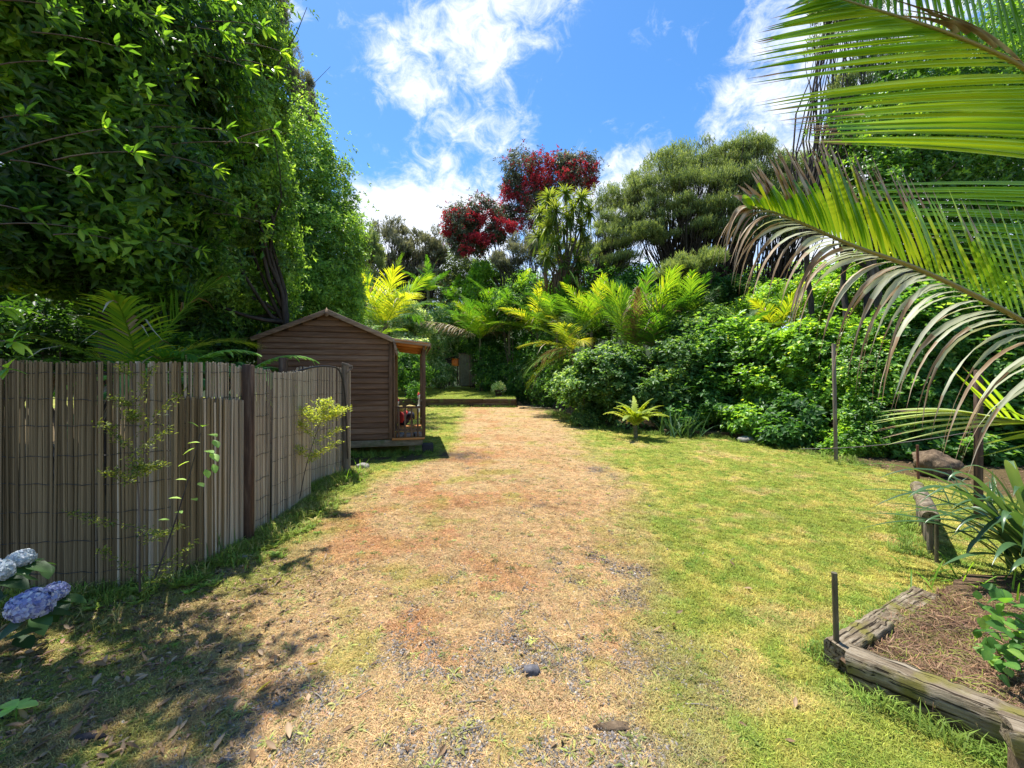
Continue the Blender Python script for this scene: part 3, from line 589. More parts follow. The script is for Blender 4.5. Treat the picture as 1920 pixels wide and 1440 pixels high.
lump('bark_chunk', 'reddish bark fragment lying on the near gravel', 'bark', tuple(G(1150, 1368)+[0, 0, .012]), (.075, .022, .016), M['stump'], 12, .5, 2)
lump('bark_chunk', 'dark curled bark piece in the dappled shade of the verge', 'bark', tuple(G(168, 1388)+[0, 0, .012]), (.055, .02, .016), M['dark_block'], 13, .5, 2)

# ------------------------------------------------------------ bamboo fence
FP = np.array([[-4.7, 2.80], [-3.6, 2.88], [-2.95, 2.93], [-2.62, 3.05], [-2.5, 3.25], [-2.47, 3.68], [-2.52, 4.6]])
FC = np.array([[-2.88, 5.28], [-2.80, 5.9], [-2.66, 6.55]])
def poly_at(Pn, s):
    seg = np.linalg.norm(np.diff(Pn, axis=0), axis=1); cum = np.concatenate([[0], np.cumsum(seg)]); k = min(max(np.searchsorted(cum, s)-1, 0), len(seg)-1)
    t = (s-cum[k])/seg[k]; d = (Pn[k+1]-Pn[k])/seg[k]; return Pn[k]+(Pn[k+1]-Pn[k])*t, d, cum[-1]
def fence_xy(s):
    if s < 4.0: p, d, _ = poly_at(FP, .9+s*.83)
    else: p, d, _ = poly_at(FC, (s-4.0)*1.1)
    return p[0], p[1], d[1], -d[0]
SLAT = []
def slat_mesh(seed):
    mb = MB(); n = 9; z = np.linspace(0, 1, n); wob = np.cumsum(rng.normal(0, .0012, n)); pts = []
    prof = [(-.5, 0), (-.35, -.33), (0, -.5), (.35, -.33), (.5, 0), (0, .12)]
    top = rng.normal(0, .1)
    for i in range(n):
        for u, v in prof: pts.append([u+wob[i]*25, v, z[i]+(u*.012*top if i == n-1 else 0)])
    f = []
    for i in range(n-1):
        for k in range(6): k2 = (k+1) % 6; f.append([i*6+k, i*6+k2, (i+1)*6+k2, (i+1)*6+k])
    mb.add(pts, np.array(f)); mb.add(np.array(pts)[-6:], np.array([[0, 1, 2, 3, 4, 5]])); return mb.mesh('slat', M['slat_brown' if seed % 2 else 'slat'])
for k in range(14): SLAT.append(slat_mesh(k))
def panel(fe, Pn, s0, s1, topf, pitch, gap=.0, yoff=0, botf=None, brown=None):
    s = s0
    while s < s1:
        w = pitch*random.uniform(.65, 1.25); p, d, _ = poly_at(Pn, s+w/2); nrm = np.array([d[1], -d[0]])
        p = p+nrm*(random.uniform(-.008, .008)+yoff); g_ = sst(brown[0], brown[1], s) if brown else 0; o = link('slat', random.choice(SLAT[1::2] if random.random() < g_ else SLAT[0::2]), fe)
        b = botf(s) if botf else -.04; t = topf(s)+random.uniform(-.012, .008) - (.03 if random.random() < .04 else 0)
        o.location = (p[0], p[1], b); o.rotation_euler = (random.gauss(0, .004), random.gauss(0, .006), math.atan2(d[1], d[0])); o.scale = (w*1.5, random.uniform(.010, .016), t-b)
        s += w+(gap if random.random() < .06 else 0)
def wires(fe, Pn, s0, s1, zs, off=.011):
    for z in zs:
        mb = MB(); ss = np.arange(s0, s1, .06); pts = []
        for i, s in enumerate(ss):
            p, d, _ = poly_at(Pn, s); nrm = np.array([d[1], -d[0]]); pts.append([p[0]+nrm[0]*off, p[1]+nrm[1]*off, z+.012*math.sin(s*2.1+z*9)+.006*math.sin(i*1.9+z*5)-.03*(s-s0)/(s1-s0)])
        tube(mb, pts, .0028, 4); mb.build('wire', M['wire'], fe)
def fpost(parent, x, y, w, h, mat, name='post', round_=False, lean=(0, 0)):
    mb = MB()
    if round_:
        z = np.linspace(-.15, h, 9); tube(mb, np.stack([x+lean[0]*z+rng.normal(0, .003, 9), y+lean[1]*z, z], 1), w/2*(1+rng.normal(0, .03, 9)), 11)
    else: box(mb, w, w*.9, h+.15, (x, y, (h-.15)/2), .009, None, jit=.003)
    return mb.build(name, mat, parent, smooth=False)
fa = empty('bamboo_fence', 'long shaded bamboo slat screen bending towards the dark square post', 'fence', (-3.5, 2.9, 0)); off = Vector(fa.location)
def reparent(fe):
    for ch in fe.children: ch.location -= Vector(fe.location)
panel(fa, FP, .7, 3.25, lambda s: 1.685-.012*s+.012*math.sin(s*3)+(-.02 if s > 2.7 else 0), .0112, brown=(2.75, 1.5))
wires(fa, FP, 0.0, 3.25, [.17, .38, .58, .80, 1.0, 1.2, 1.4, 1.6]); fpost(fa, -2.405, 3.70, .078, 1.66, M['post']); fpost(fa, -2.78, 5.18-.25, .085, 1.78, M['post'])
# shorter second layer at the bend
panel(fa, FP, 2.15, 2.95, lambda s: 1.40-.10*(s-2.15), .0145, yoff=.03, brown=(2.8, 2.1))
reparent(fa)
fb = empty('bamboo_fence', 'sunlit grey bamboo panel straight after the dark square post', 'fence', (-2.5, 4.2, 0))
panel(fb, FP, 3.30, 4.22, lambda s: 1.605+.01*math.sin(s*5), .0108, botf=lambda s: -.03); wires(fb, FP, 3.30, 4.2, [.2, .42, .66, .9, 1.12, 1.33, 1.52]); reparent(fb)
fc = empty('bamboo_fence', 'set back bamboo panel with the black hose arched over its top', 'fence', (-2.8, 5.9, 0))
panel(fc, FC, 0, 1.36, lambda s: 1.66+.045*math.sin(s*2.2)-.03*(s < .1), .0115); wires(fc, FC, 0, 1.34, [.25, .5, .78, 1.05, 1.3, 1.5])
fpost(fc, -2.615, 6.40, .10, 1.76, M['post_grey'], round_=True, lean=(-.012, 0)); 
mb = MB(); beam(mb, (-2.66, 6.33, 1.76), (-2.49, 6.33, 1.70), .012, .035, .002); beam(mb, (-2.49, 6.33, 1.70), (-2.58, 6.33, 1.60), .012, .03, .002); mb.build('bracket', M['post_grey'], fc); reparent(fc)
mb = MB(); pts = np.concatenate([bez(P(547, 700, 5.2), P(600, 680, 5.6), P(632, 690, 6.1), 10), bez(P(632, 690, 6.1), P(645, 700, 6.2), P(648, 760, 6.25), 8)[1:], [P(652, 860, 6.3)]])
tube(mb, pts, .012, 8); tag(mb.build('garden_hose', M['pipe'], smooth=True), 'black irrigation hose arching over the set back bamboo panel', 'hose')

# ------------------------------------------------------------ cabin
def build_cabin():
    ang = math.atan2(.2368, .9715); R0 = np.array([-2.42, 8.2, 0]); cab = empty('garden_cabin', 'small brown weatherboard cabin with gabled end and open side porch', 'cabin', R0, ang)
    W_, Dp, z0, eave, peak, pw = 2.40, 2.5, .295, 2.28, 2.80, .62
    def part(name, mb, mat, parent=cab): return mb.build(name, mat, parent)
    # local axes: x to the right along the gable wall, y into depth, z up ; wall spans x -W..0
    def top(x): xc = -W_/2; return peak-abs(x-xc)/(W_/2)*(peak-eave)
    pitch = .112; k = 0; z = z0
    proto = {}
    while z < peak-.06:
        zt = z+pitch
        if z+pitch*.5 < eave: xa, xb = -W_, 0
        else: h = (peak-(z+pitch*.62))/(peak-eave)*W_/2; xa, xb = -W_/2-h, -W_/2+h
        if xb-xa > .1:
            mb = MB(); ln = xb-xa; xs = [xa, xb]
            # lap board: thick lower edge, thin upper edge
            pr = [(-.024, 0), (-.028, .01), (-.010, pitch-.012), (-.002, pitch-.004), (0.02, pitch-.004), (.02, 0)]
            V = [[xx, a, z+b] for xx in xs for a, b in pr]; n = len(pr); f = [[j, (j+1) % n, n+(j+1) % n, n+j] for j in range(n)]
            mb.add(V, np.array(f)); mb.add(np.array(V)[:n], [list(range(n))[::-1]]); mb.add(np.array(V)[n:], [list(range(n))]); part('board', mb, M['cladding'])
        z += pitch
    # walls behind the boards
    mb = MB(); t = .02
    V = [(-W_, .021, z0), (0, .021, z0), (0, .021, eave-.02), (-W_/2, .021, peak-.03), (-W_, .021, eave-.02)]; V2 = [(a, .06, c) for a, b, c in V]
    mb.add(V+V2, [[0, 1, 6, 5], [1, 2, 7, 6]]); mb.add(V, [[0, 1, 2, 3, 4]]); mb.add(V2, [[4, 3, 2, 1, 0]]); part('end_wall', mb, M['cladding'])
    mb = MB(); box(mb, .05, Dp, eave-z0-.02, (-.03, Dp/2+.065, (eave+z0)/2-.01)); part('porch_wall', mb, M['cladding'])
    mb = MB(); box(mb, .05, Dp, eave-z0-.02, (-W_+.03, Dp/2+.065, (eave+z0)/2-.01)); part('outer_wall', mb, M['cladding'])
    mb = MB(); V = [(-W_, Dp, z0), (0, Dp, z0), (0, Dp, eave), (-W_/2, Dp, peak-.03), (-W_, Dp, eave)]; mb.add(V, [[0, 1, 2, 3, 4]]); part('rear_wall', mb, M['cladding'])
    # boards on the porch-side wall, door and its frame
    for q in range(17):
        mb = MB(); zz = z0+.02+q*pitch; beam(mb, (.008, .1, zz+pitch/2), (.008, .95, zz+pitch/2), .02, pitch-.01, .003); part('board', mb, M['cladding'])
        mb = MB(); beam(mb, (.008, 1.75, zz+pitch/2), (.008, Dp, zz+pitch/2), .02, pitch-.01, .003); part('board', mb, M['cladding'])
    mb = MB(); box(mb, .04, .74, 1.8, (.012, 1.35, z0+.92)); d = part('door', mb, M['trim']); mb = MB(); tube(mb, [(.03, 1.62, 1.2), (.07, 1.62, 1.2), (.07, 1.55, 1.2)], .009, 6); mb.build('handle', M['iron'], d)
    # corner trims
    for x, dx in ((-.02, 0), (-W_+.03, 0)):
        mb = MB(); box(mb, .075, .03, eave-z0+.01, (x-.012 if x > -1 else x-.02, -.036, (eave+z0)/2), .004); part('corner_trim', mb, M['trim'])
    mb = MB(); box(mb, .03, .09, eave-z0, (.036, .03, (eave+z0)/2), .004); part('corner_trim', mb, M['trim'])
    # roof slabs, overhanging; porch roof of flatter pitch
    sl = (peak-eave)/(W_/2); ov = .14
    def slab(xa, za, xb, zb, th, y0, y1, mat, name):
        mb = MB(); V = [(xa, y0, za), (xb, y0, zb), (xb, y1, zb), (xa, y1, za)]; V2 = [(a, b, c-th) for a, b, c in V]; V = V+V2
        mb.add(V, [[0, 1, 2, 3], [7, 6, 5, 4], [0, 4, 5, 1], [1, 5, 6, 2], [2, 6, 7, 3], [3, 7, 4, 0]]); return part(name, mb, mat)
    xc = -W_/2
    slab(-W_-.10, eave-sl*.10+.05, xc, peak+.05, .03, -.13, Dp+.15, M['roofing'], 'roof'); slab(xc, peak+.05, 0.02, eave+.041, .03, -.13, Dp+.15, M['roofing'], 'roof')
    slab(.022, eave+.04, pw+.12, eave-.03, .028, -.13, Dp+.15, M['roofing'], 'porch_roof')
    # bargeboards
    for a, b in (((-W_-.1, -.15, eave-sl*.1), (xc, -.15, peak)), ((xc, -.15, peak), (.03, -.15, eave-.013))):
        mb = MB(); beam(mb, a, b, .024, .085, .004, jit=.001); part('bargeboard', mb, M['barge'])
    mb = MB(); beam(mb, (.03, -.152, eave-.01), (pw+.12, -.152, eave-.085), .024, .075, .004); part('bargeboard', mb, M['barge'])
    mb = MB(); V = [(xc-.05, -.175, peak-.06), (xc, -.175, peak-.11), (xc+.05, -.175, peak-.06), (xc, -.175, peak+.075)]; mb.add(V+[(a, -.163, c) for a, b, c in V], [[0, 1, 2, 3], [7, 6, 5, 4], [0, 4, 5, 1], [1, 5, 6, 2], [2, 6, 7, 3], [3, 7, 4, 0]]); part('finial', mb, M['barge'])
    mb = MB(); beam(mb, (.03, -.17, eave+.0), (.10, -.17, eave-.30), .02, .045, .003); part('loose_batten', mb, M['barge'])
    # orange porch ceiling boards and rafters
    for q in range(16):
        y = -.1+q*.165; mb = MB(); beam(mb, (.05, y, eave+.0), (pw+.09, y, eave-.066), .155, .014, .002); part('ceiling_board', mb, M['soffit'])
    for y in (.03, .9, 1.8, Dp):
        mb = MB(); beam(mb, (.05, y, eave-.05), (pw-.02, y, eave-.11), .045, .075, .003); part('rafter', mb, M['soffit'])
    mb = MB(); beam(mb, (pw, -.1, eave-.15), (pw, Dp, eave-.15), .05, .09, .003); part('porch_beam', mb, M['trim'])
    mb = MB(); beam(mb, (pw+.135, -.14, eave-.10), (pw+.135, Dp+.1, eave-.10), .02, .09, .003); part('fascia', mb, M['barge'])
    # posts and rails
    for y in (.03, Dp-.02):
        mb = MB(); box(mb, .075, .075, eave-.18-z0, (pw, y, (eave-.18+z0)/2), .005); part('porch_post', mb, M['trim'])
    for y in (.03,):
        for zz, hh in ((.92, .045), (z0+.16, .035)):
            mb = MB(); beam(mb, (.06, y, zz), (pw-.04, y, zz), .04, hh, .003); part('rail', mb, M['trim'])
        for q in range(4):
            x = .125+q*.125; mb = MB(); box(mb, .036, .026, .92-z0-.05, (x, y-.03, (.92+z0)/2+.0), .003); part('baluster', mb, M['trim'])
    for zz in (.92, z0+.16):
        mb = MB(); beam(mb, (pw, 1.6, zz), (pw, Dp-.06, zz), .04, .04, .003); part('rail', mb, M['trim'])
    for q in range(5): mb = MB(); box(mb, .026, .036, .6, (pw, 1.68+q*.16, .62), .003); part('baluster', mb, M['trim'])
    # floor deck
    for q in range(6):
        mb = MB(); beam(mb, (.06+q*.1, .0, z0-.012), (.06+q*.1, Dp, z0-.012), .093, .024, .003); part('deck_board', mb, M['soffit'])
    mb = MB(); beam(mb, (.0, -.05, z0-.005), (pw+.02, -.05, z0-.005), .06, .042, .004); part('edge_board', mb, M['soffit'])
    mb = MB(); beam(mb, (-W_, -.008, z0-.085), (pw-.02, -.008, z0-.085), .06, .13, .006, jit=.001); part('bearer', mb, M['bearer'])
    mb = MB(); beam(mb, (-W_, 1.2, z0-.085), (pw-.02, 1.2, z0-.085), .06, .12, .006); part('bearer', mb, M['bearer'])
    mb = MB(); beam(mb, (-W_, Dp, z0-.085), (pw-.02, Dp, z0-.085), .06, .12, .006); part('bearer', mb, M['bearer'])
    for x in (-2.2, -1.1, .38):
        for y in (.12, 1.2, 2.35): mb = MB(); box(mb, .12, .12, .24, (x, y, .03), .005); part('pile', mb, M['bearer'])
    mb = MB(); box(mb, W_, Dp, .03, (-W_/2, Dp/2, z0+.0)); part('floor', mb, M['trim'])
    return cab, ang, R0
cab, cang, R0 = build_cabin()
def cabw(x, y, z): c, s = math.cos(cang), math.sin(cang); return (R0[0]+x*c-y*s, R0[1]+x*s+y*c, z)
mb = MB(); box(mb, .22, .30, .17, cabw(.70, .02, .08), .008, np.array([[math.cos(cang), -math.sin(cang), 0], [math.sin(cang), math.cos(cang), 0], [0, 0, 1]]), jit=.003)
tag(mb.build('step_block', M['dark_block']), 'dark step block against the foot of the porch post', 'step')
for k, (x, y, l) in enumerate([(.16, .25, 'pale paver on the porch deck nearest the cabin wall'), (.34, .2, 'pale paver on the porch deck between its two neighbours'), (.5, .26, 'pale paver on the porch deck nearest the outer post')]):
    mb = MB(); box(mb, .14, .2, .07, (0, 0, 0), .008, jit=.002); o = mb.build('paver', M['concrete']); o.location = cabw(x, y, .332); o.rotation_euler = (0, 0, cang+.2*(k-1)); tag(o, l, 'paver')
# leaf debris on the porch roof
mb = MB(); n = 260; q = np.array([cabw(rng.uniform(.0, .72), rng.uniform(-.16, .25), 0) for _ in range(n)]); q[:, 2] = 2.30+rng.normal(0, .02, n); leaves(mb, q, rnd_unit(n)*[1, 1, .3], rnd_unit(n)+[0, 0, 1], .06, .025, rng.random(n))
o = mb.build('roof_debris', M['variegated']); tag(o, 'twigs and pale leaves lying along the porch roof edge', 'leaf debris', kind='stuff')

# two painted bird ornaments seen through the balustrade
def bird(label, loc, body, wing, s, rz):
    e = empty('bird_ornament', label, 'ornament', loc, rz)
    b = lump('body', None, None, (0, 0, .34*s), (.17*s, .1*s, .12*s), body, 5, .05); b.parent = e
    mb = MB(); tube(mb, bez((.1*s, 0, .40*s), (.2*s, 0, .5*s), (.17*s, 0, .66*s), 7), np.array([.07, .055, .045, .04, .04, .045, .02])*s, 9); mb.build('neck', M['white_paint'], e, True)
    h = lump('head', None, None, (.18*s, 0, .69*s), (.06*s, .045*s, .055*s), M['white_paint'], 6, .05, 2); h.parent = e
    mb = MB(); mb.add([(.23*s, -.015*s, .69*s), (.23*s, .015*s, .69*s), (.23*s, 0, .665*s), (.3*s, 0, .675*s)], [[0, 1, 3], [1, 2, 3], [2, 0, 3], [0, 2, 1]]); mb.build('beak', M['ochre_paint'], e)
    mb = MB(); V = [(.12*s, 0, .72*s), (.14*s, 0, .79*s), (.165*s, 0, .75*s), (.185*s, 0, .8*s), (.205*s, 0, .75*s), (.23*s, 0, .77*s), (.22*s, 0, .71*s)]; V = [(a, -.012*s, c) for a, _, c in V]+[(a, .012*s, c) for a, _, c in V]
    mb.add(V, [[0, 1, 2, 3, 4, 5, 6]]); mb.add(V, [[13, 12, 11, 10, 9, 8, 7]]); mb.add(V, [[k, k+1, k+8, k+7] for k in range(6)]); mb.build('comb', M['red_paint'], e)
    for sd in (-1, 1):
        w = lump('wing', None, None, (-.02*s, sd*.09*s, .40*s), (.13*s, .03*s, .13*s), wing, 7, .05, 2); w.parent = e
        mb = MB(); tube(mb, [(0, sd*.04*s, .26*s), (.01*s, sd*.04*s, 0)], .011*s, 6); tube(mb, [(.01*s, sd*.04*s, .01*s), (.08*s, sd*.05*s, .005)], .009*s, 5); mb.build('leg', M['iron'], e)
    mb = MB(); tube(mb, bez((-.14*s, 0, .38*s), (-.27*s, 0, .55*s), (-.33*s, 0, .36*s), 7), np.array([.05, .06, .07, .06, .05, .03, .01])*s, 8); mb.build('tail', body, e, True)
bird('standing bird ornament with black body, red wing and white head behind the balusters', tuple(P(755, 815, 10.6)*[1, 1, 0]+[0, 0, .0]), M['black_paint'], M['red_paint'], 1.25, 2.6)
bird('standing bird ornament in ochre and white closest to the outer porch post', tuple(P(772, 800, 11.6)*[1, 1, 0]+[0, 0, .0]), M['ochre_paint'], M['ochre_paint'], 1.4, .5)

# ------------------------------------------------------------ back retaining wall, steps, pot, hutch, shed edge
def wall_sleepers():
    e = empty('sleeper_wall', 'low dark sleeper retaining wall across the foot of the back lawn', 'retaining wall', (-2.2, 20.55, 0))
    xs = [-8.9, -6.5, -4.3, -2.05, .18]
    for r in range(2):
        for a, b in zip(xs[:-1], xs[1:]):
            sh = .6*r
            mb = MB(); beam(mb, (max(a+sh, -9)+2.2+.008, 0, .105+.21*r), (min(b+sh, .18)+2.2-.008, 0, .105+.21*r), .1, .205, .01, jit=.004); mb.build('sleeper', M['sleeper_dark'], e)
        if r: mb = MB(); beam(mb, (-8.9+2.2, 0, .315), (-8.3+2.2-.008, 0, .315), .1, .205, .01); mb.build('sleeper', M['sleeper_dark'], e)
    mb = MB(); beam(mb, (.18+2.2, .06, .2), (.18+2.2, 2.5, .2), .09, .4, .01); mb.build('sleeper', M['sleeper_dark'], e)
wall_sleepers()
for k, (a, b, l) in enumerate([((.35, 19.6, .03), (1.95, 19.3, .03), 'thin timber step where the drive ends beside the sleeper wall')]):
    sleeper('timber_step', l, a, b, .12, .07, M['sleeper'], 8, 'step')
for a, b, h, l in [((4.95, 10.55, .06), (6.2, 9.75, .06), .17, 'low dark timber edging below the hedge with a stone at its end'), ((4.05, 10.75, .06), (4.93, 10.6, .06), .17, 'low dark timber edging half hidden by the strappy clump'),
                   ((-3.5, 27.8, .98), (-1.0, 27.2, .9), .22, 'far timber edging at the back of the raised lawn'), ((-1.6, 27.4, 1.15), (-.4, 27.3, 1.1), .2, 'upper dark timber step below the ribbed metal shed'), ((-1.3, 26.2, .80), (.05, 25.4, .72), .12, 'dark flat timber lying beside the back lawn corner')]:
    sleeper('timber_edging', l, a, b, .1, h, M['sleeper_dark'], 8, 'edging', .008)
def potplant():
    x, y = (935-960)/FPX*22.3, 22.3; z = float(lawn_z(y)); e = empty('potted_plant', 'pale leafy plant in a brown pot on the back lawn corner', 'potted plant', (x, y, z))
    mb = MB(); V = []; prof = [(.16, 0), (.21, .30), (.235, .30), (.235, .35), (.2, .35), (.19, .28)]; n = 18
    for r, zz in prof: V += [(r*math.cos(a), r*math.sin(a), zz) for a in np.linspace(0, 6.283, n, endpoint=False)]
    f = [[i*n+k, i*n+(k+1) % n, (i+1)*n+(k+1) % n, (i+1)*n+k] for i in range(len(prof)-1) for k in range(n)]; mb.add(V, np.array(f)); mb.build('pot', M['terracotta'], e)
    mb = MB(); n = 700; d = unit(rng.normal(size=(n, 3))*[1, 1, .6]+[0, 0, .6]); q = d*rng.random((n, 1))**.5*[.38, .38, .45]+[0, 0, .35]; leaves(mb, q, d+rnd_unit(n)*.5, rnd_unit(n)+[0, 0, 1], .1, .05, .4+.6*rng.random(n)); mb.build('foliage', M['variegated'], e)
potplant()
def hutch():
    d = 27.0; c = P(851, 678, d); e = empty('nest_box', 'little bright orange box with a dark roof among pale shrubs', 'nest box', (c[0], d, c[2]-.35))
    mb = MB(); box(mb, .42, .4, .5, (.1, 0, .3)); mb.build('box', M['orange'], e)
    mb = MB(); beam(mb, (-.5, -.26, .48), (.15, -.26, .66), .7, .04); beam(mb, (.15, -.26, .66), (.45, -.26, .5), .7, .04); mb.build('roof', M['dark_block'], e)
    mb = MB(); box(mb, .3, .4, .45, (-.28, 0, .26)); mb.build('side_box', M['dark_block'], e)
    for x in (-.3, .25): mb = MB(); box(mb, .07, .07, 1.3, (x, 0, -.6)); mb.build('leg', M['post'], e)
hutch()
def shed():
    d = 26.5; c = P(873, 690, d); e = empty('metal_shed', 'narrow ribbed olive metal shed half buried in dark foliage', 'shed', (c[0], d, .95))
    mb = MB(); w = .82; n = 33; xs = np.linspace(-w/2, w/2, n); V = [(x, .02*(1 if (k//2) % 2 else -1), z) for z in (0, 2.1) for k, x in enumerate(xs)]; mb.add(V, [[k, k+1, n+k+1, n+k] for k in range(n-1)]); mb.build('ribbed_front', M['shed_metal'], e)
    mb = MB(); box(mb, w, 1.2, 2.08, (0, .64, 1.04)); mb.build('body', M['shed_metal'], e)
    for x in (-w/2, w*.32, w/2): mb = MB(); box(mb, .05, .05, 2.12, (x, -.04, 1.06)); mb.build('corner_trim', M['barge'], e)
    mb = MB(); beam(mb, (-w/2-.06, .6, 2.14), (w/2+.06, .6, 2.10), 1.4, .04); mb.build('roof', M['dark_block'], e)
shed()
def pole(label, x, y, h, w, mat, lean=(0, 0)):
    mb = MB(); z = np.linspace(-.15, h, 8); n = 8
    for k in range(7): pass
    v, f = box_vf(w, w*.8, h+.15, (0, 0, (h-.15)/2), .008); v[:, 0] += v[:, 2]*lean[0]; v[:, 1] += v[:, 2]*lean[1]; mb.add(v, f); o = mb.build('timber_post', mat); o.location = (x, y, float(gz(x, y)[0])); tag(o, label, 'post')
pole('tall slim grey timber post standing at the lawn edge before the hedge', 5.93, 7.42, 2.15, .055, M['post_grey'], (-.02, 0))
pole('brown square post rising behind the log edging and flax', 5.04, 4.38, 1.62, .065, M['post'], (-.0, 0))
# wire strung off that post
for a, b, l in [((4.0, 5.6, .55), (5.0, 4.4, .95), 'thin cable sagging from the brown square post to the bed')]:
    mb = MB(); tube(mb, bez(a, (4.5, 5.0, .65), b, 8), .006, 5); tag(mb.build('cable', M['wire']), l, 'cable')

# ------------------------------------------------------------ plants: generic builders
def blob_pts(blobs, n, shell=.55, gap=.42, gs=1.6, seed=1):
    vol = np.array([(b[3]*b[4]*b[5])**.8 for b in blobs]); k = rng.choice(len(blobs), size=int(n*1.9), p=vol/vol.sum()); B = np.array(blobs)[k]
    d = rnd_unit(len(k)); r = shell+(1-shell)*rng.random(len(k))**.7; r = np.where(rng.random(len(k)) < .2, rng.random(len(k))**.5, r); r = np.where(rng.random(len(k)) < .05, 1+.28*rng.random(len(k)), r)
    sh = 1+(vnoise(B[:, :3]+d*B[:, 3:6]*.9, gs*.75, seed+31)-.5)*1.0+(vnoise(B[:, :3]+d*B[:, 3:6], gs*2.4, seed+37)-.5)*.45
    p = B[:, :3]+d*(r*sh)[:, None]*B[:, 3:6]; nn = vnoise(p, gs, seed)*.6+vnoise(p, gs*2.7, seed+5)*.4; keep = nn > gap*(.8+.4*rng.random(len(k)))
    p, d = p[keep][:n], (d*1/np.maximum(B[:, 3:6], .01)*B[:, 3:4])[keep][:n]; return p, unit(d), nn[keep][:n]
def leafy(name, mat, blobs, n, L, Wd, parent, k=4, shell=.55, gap=.4, gs=1.6, seed=1, up=.35, spread=1.0, droop=.15, origin=(0, 0, 0), tbias=0, detail=False):
    """whorls of leaves at twig ends spread over the crown"""
    m = max(1, n//k); p, d, nn = blob_pts(blobs, m, shell, gap, gs, seed); m = len(p)
    ax = unit(d+rnd_unit(m)*.6+np.array([0, 0, up])); s = unit(np.cross(ax, rnd_unit(m))); u = np.cross(ax, s); mb = MB()
    tw = np.clip(.18+.5*(nn-.4)/.35+rng.normal(0, .12, m)+tbias, 0, 1)
    for j in range(k):
        a = 6.283*j/k+rng.random(m)*.9; dd = ax*(.35+.5*rng.random((m, 1)))+(s*np.cos(a)[:, None]+u*np.sin(a)[:, None])*spread
        sz = .65+.6*rng.random(m)
        leaves(mb, p+rng.normal(0, L*.25, p.shape), dd, ax+rnd_unit(m)*.35, L*sz, Wd*sz, np.clip(tw+rng.normal(0, .2, m), 0, 1), .22, droop, detail=detail)
    return mb.build(name, mat, parent, origin=origin)
def limb_path(a, b, n=7, wob=.12, rise=.3):
    a = np.asarray(a, float); b = np.asarray(b, float); L = np.linalg.norm(b-a); t = np.linspace(0, 1, n)[:, None]; mid = (a+b)/2+np.array([0, 0, -rise*L*.25])+rng.normal(0, wob*.5, 3)*L
    p = (1-t)**2*a+2*t*(1-t)*mid+t*t*b; p[1:-1] += rng.normal(0, wob*.08*L, (n-2, 3)); return p
def limbs(parent, base, fork, targets, r0, mat, sides=7, twig=3, origin=(0, 0, 0)):
    mb = MB(); base = np.asarray(base, float); fork = np.asarray(fork, float); p = limb_path(base, fork, 7, .06, 0); tube(mb, p, np.linspace(r0, r0*.65, 7), sides+2); mb.build('trunk', mat, parent, True, origin=origin)
    mb = MB()
    for t in targets:
        t = np.asarray(t[:3], float); q = limb_path(fork+(base-fork)*rng.random()*.15, t, 7, .14, .35); tube(mb, q, np.linspace(r0*.5, r0*.13, 7), 5, cap=False)
        for _ in range(twig):
            s = q[rng.integers(3, 6)]; e = t+rng.normal(0, .35, 3)*np.linalg.norm(t-fork)*.35+[0, 0, .1]; tube(mb, limb_path(s, e, 5, .2, .3), np.linspace(r0*.17, r0*.04, 5), 4, cap=False)
    mb.build('limbs', mat, parent, True, origin=origin)
def PB(px, py, rx, ry, d, rd=None):
    """ellipsoid blob from its place in the picture and its real distance"""
    c = P(px, py, d); return (c[0], c[1], c[2], rx*d/FPX, rd if rd else rx*d/FPX, ry*d/FPX)
def shrub(name, label, cat, blobs, n, L, Wd, mat, k=4, stems=4, group=None, **kw):
    b0 = blobs[0]; x0, y0 = np.mean([b[0] for b in blobs]), np.mean([b[1] for b in blobs]); z0 = float(gz(x0, y0)[0]); 
    if x0 < LX1 and y0 > 20.7: z0 = max(z0, float(lawn_z(y0)))
    e = empty(name, label, cat, (x0, y0, z0), 0, group); org = (x0, y0, z0)
    o = leafy('foliage', mat, blobs, n, L, Wd, e, k=k, origin=org, **kw); o.location = (0, 0, 0)
    mb = MB()
    for b in blobs[:8]:
        for _ in range(stems):
            tgt = np.array(b[:3])+rnd_unit(1)[0]*np.array(b[3:6])*.6; st = np.array([x0+(b[0]-x0)*.5+rng.normal(0, .15), y0+(b[1]-y0)*.5+rng.normal(0, .15), z0-.05]); tube(mb, limb_path(st, tgt, 6, .12, .1), np.linspace(.03, .008, 6)*max(1, b[5]*.7), 5, cap=False)
    s = mb.build('stems', M['bark'], e, origin=org); s.location = (0, 0, 0); return e
def tree(name, label, base, fork, blobs, n, L, Wd, mat, r0=.15, bark='bark', k=4, group=None, twig=3, extra=None, cat='tree', **kw):
    e = empty(name, label, cat, base, 0, group); org = np.array(base, float)
    o = leafy('crown', mat, blobs, n, L, Wd, e, k=k, origin=org, **kw); o.location = (0, 0, 0)
    limbs(e, base, fork, blobs, r0, M[bark], twig=twig, origin=org)
    for ch in e.children: ch.location = (0, 0, 0)
    return e
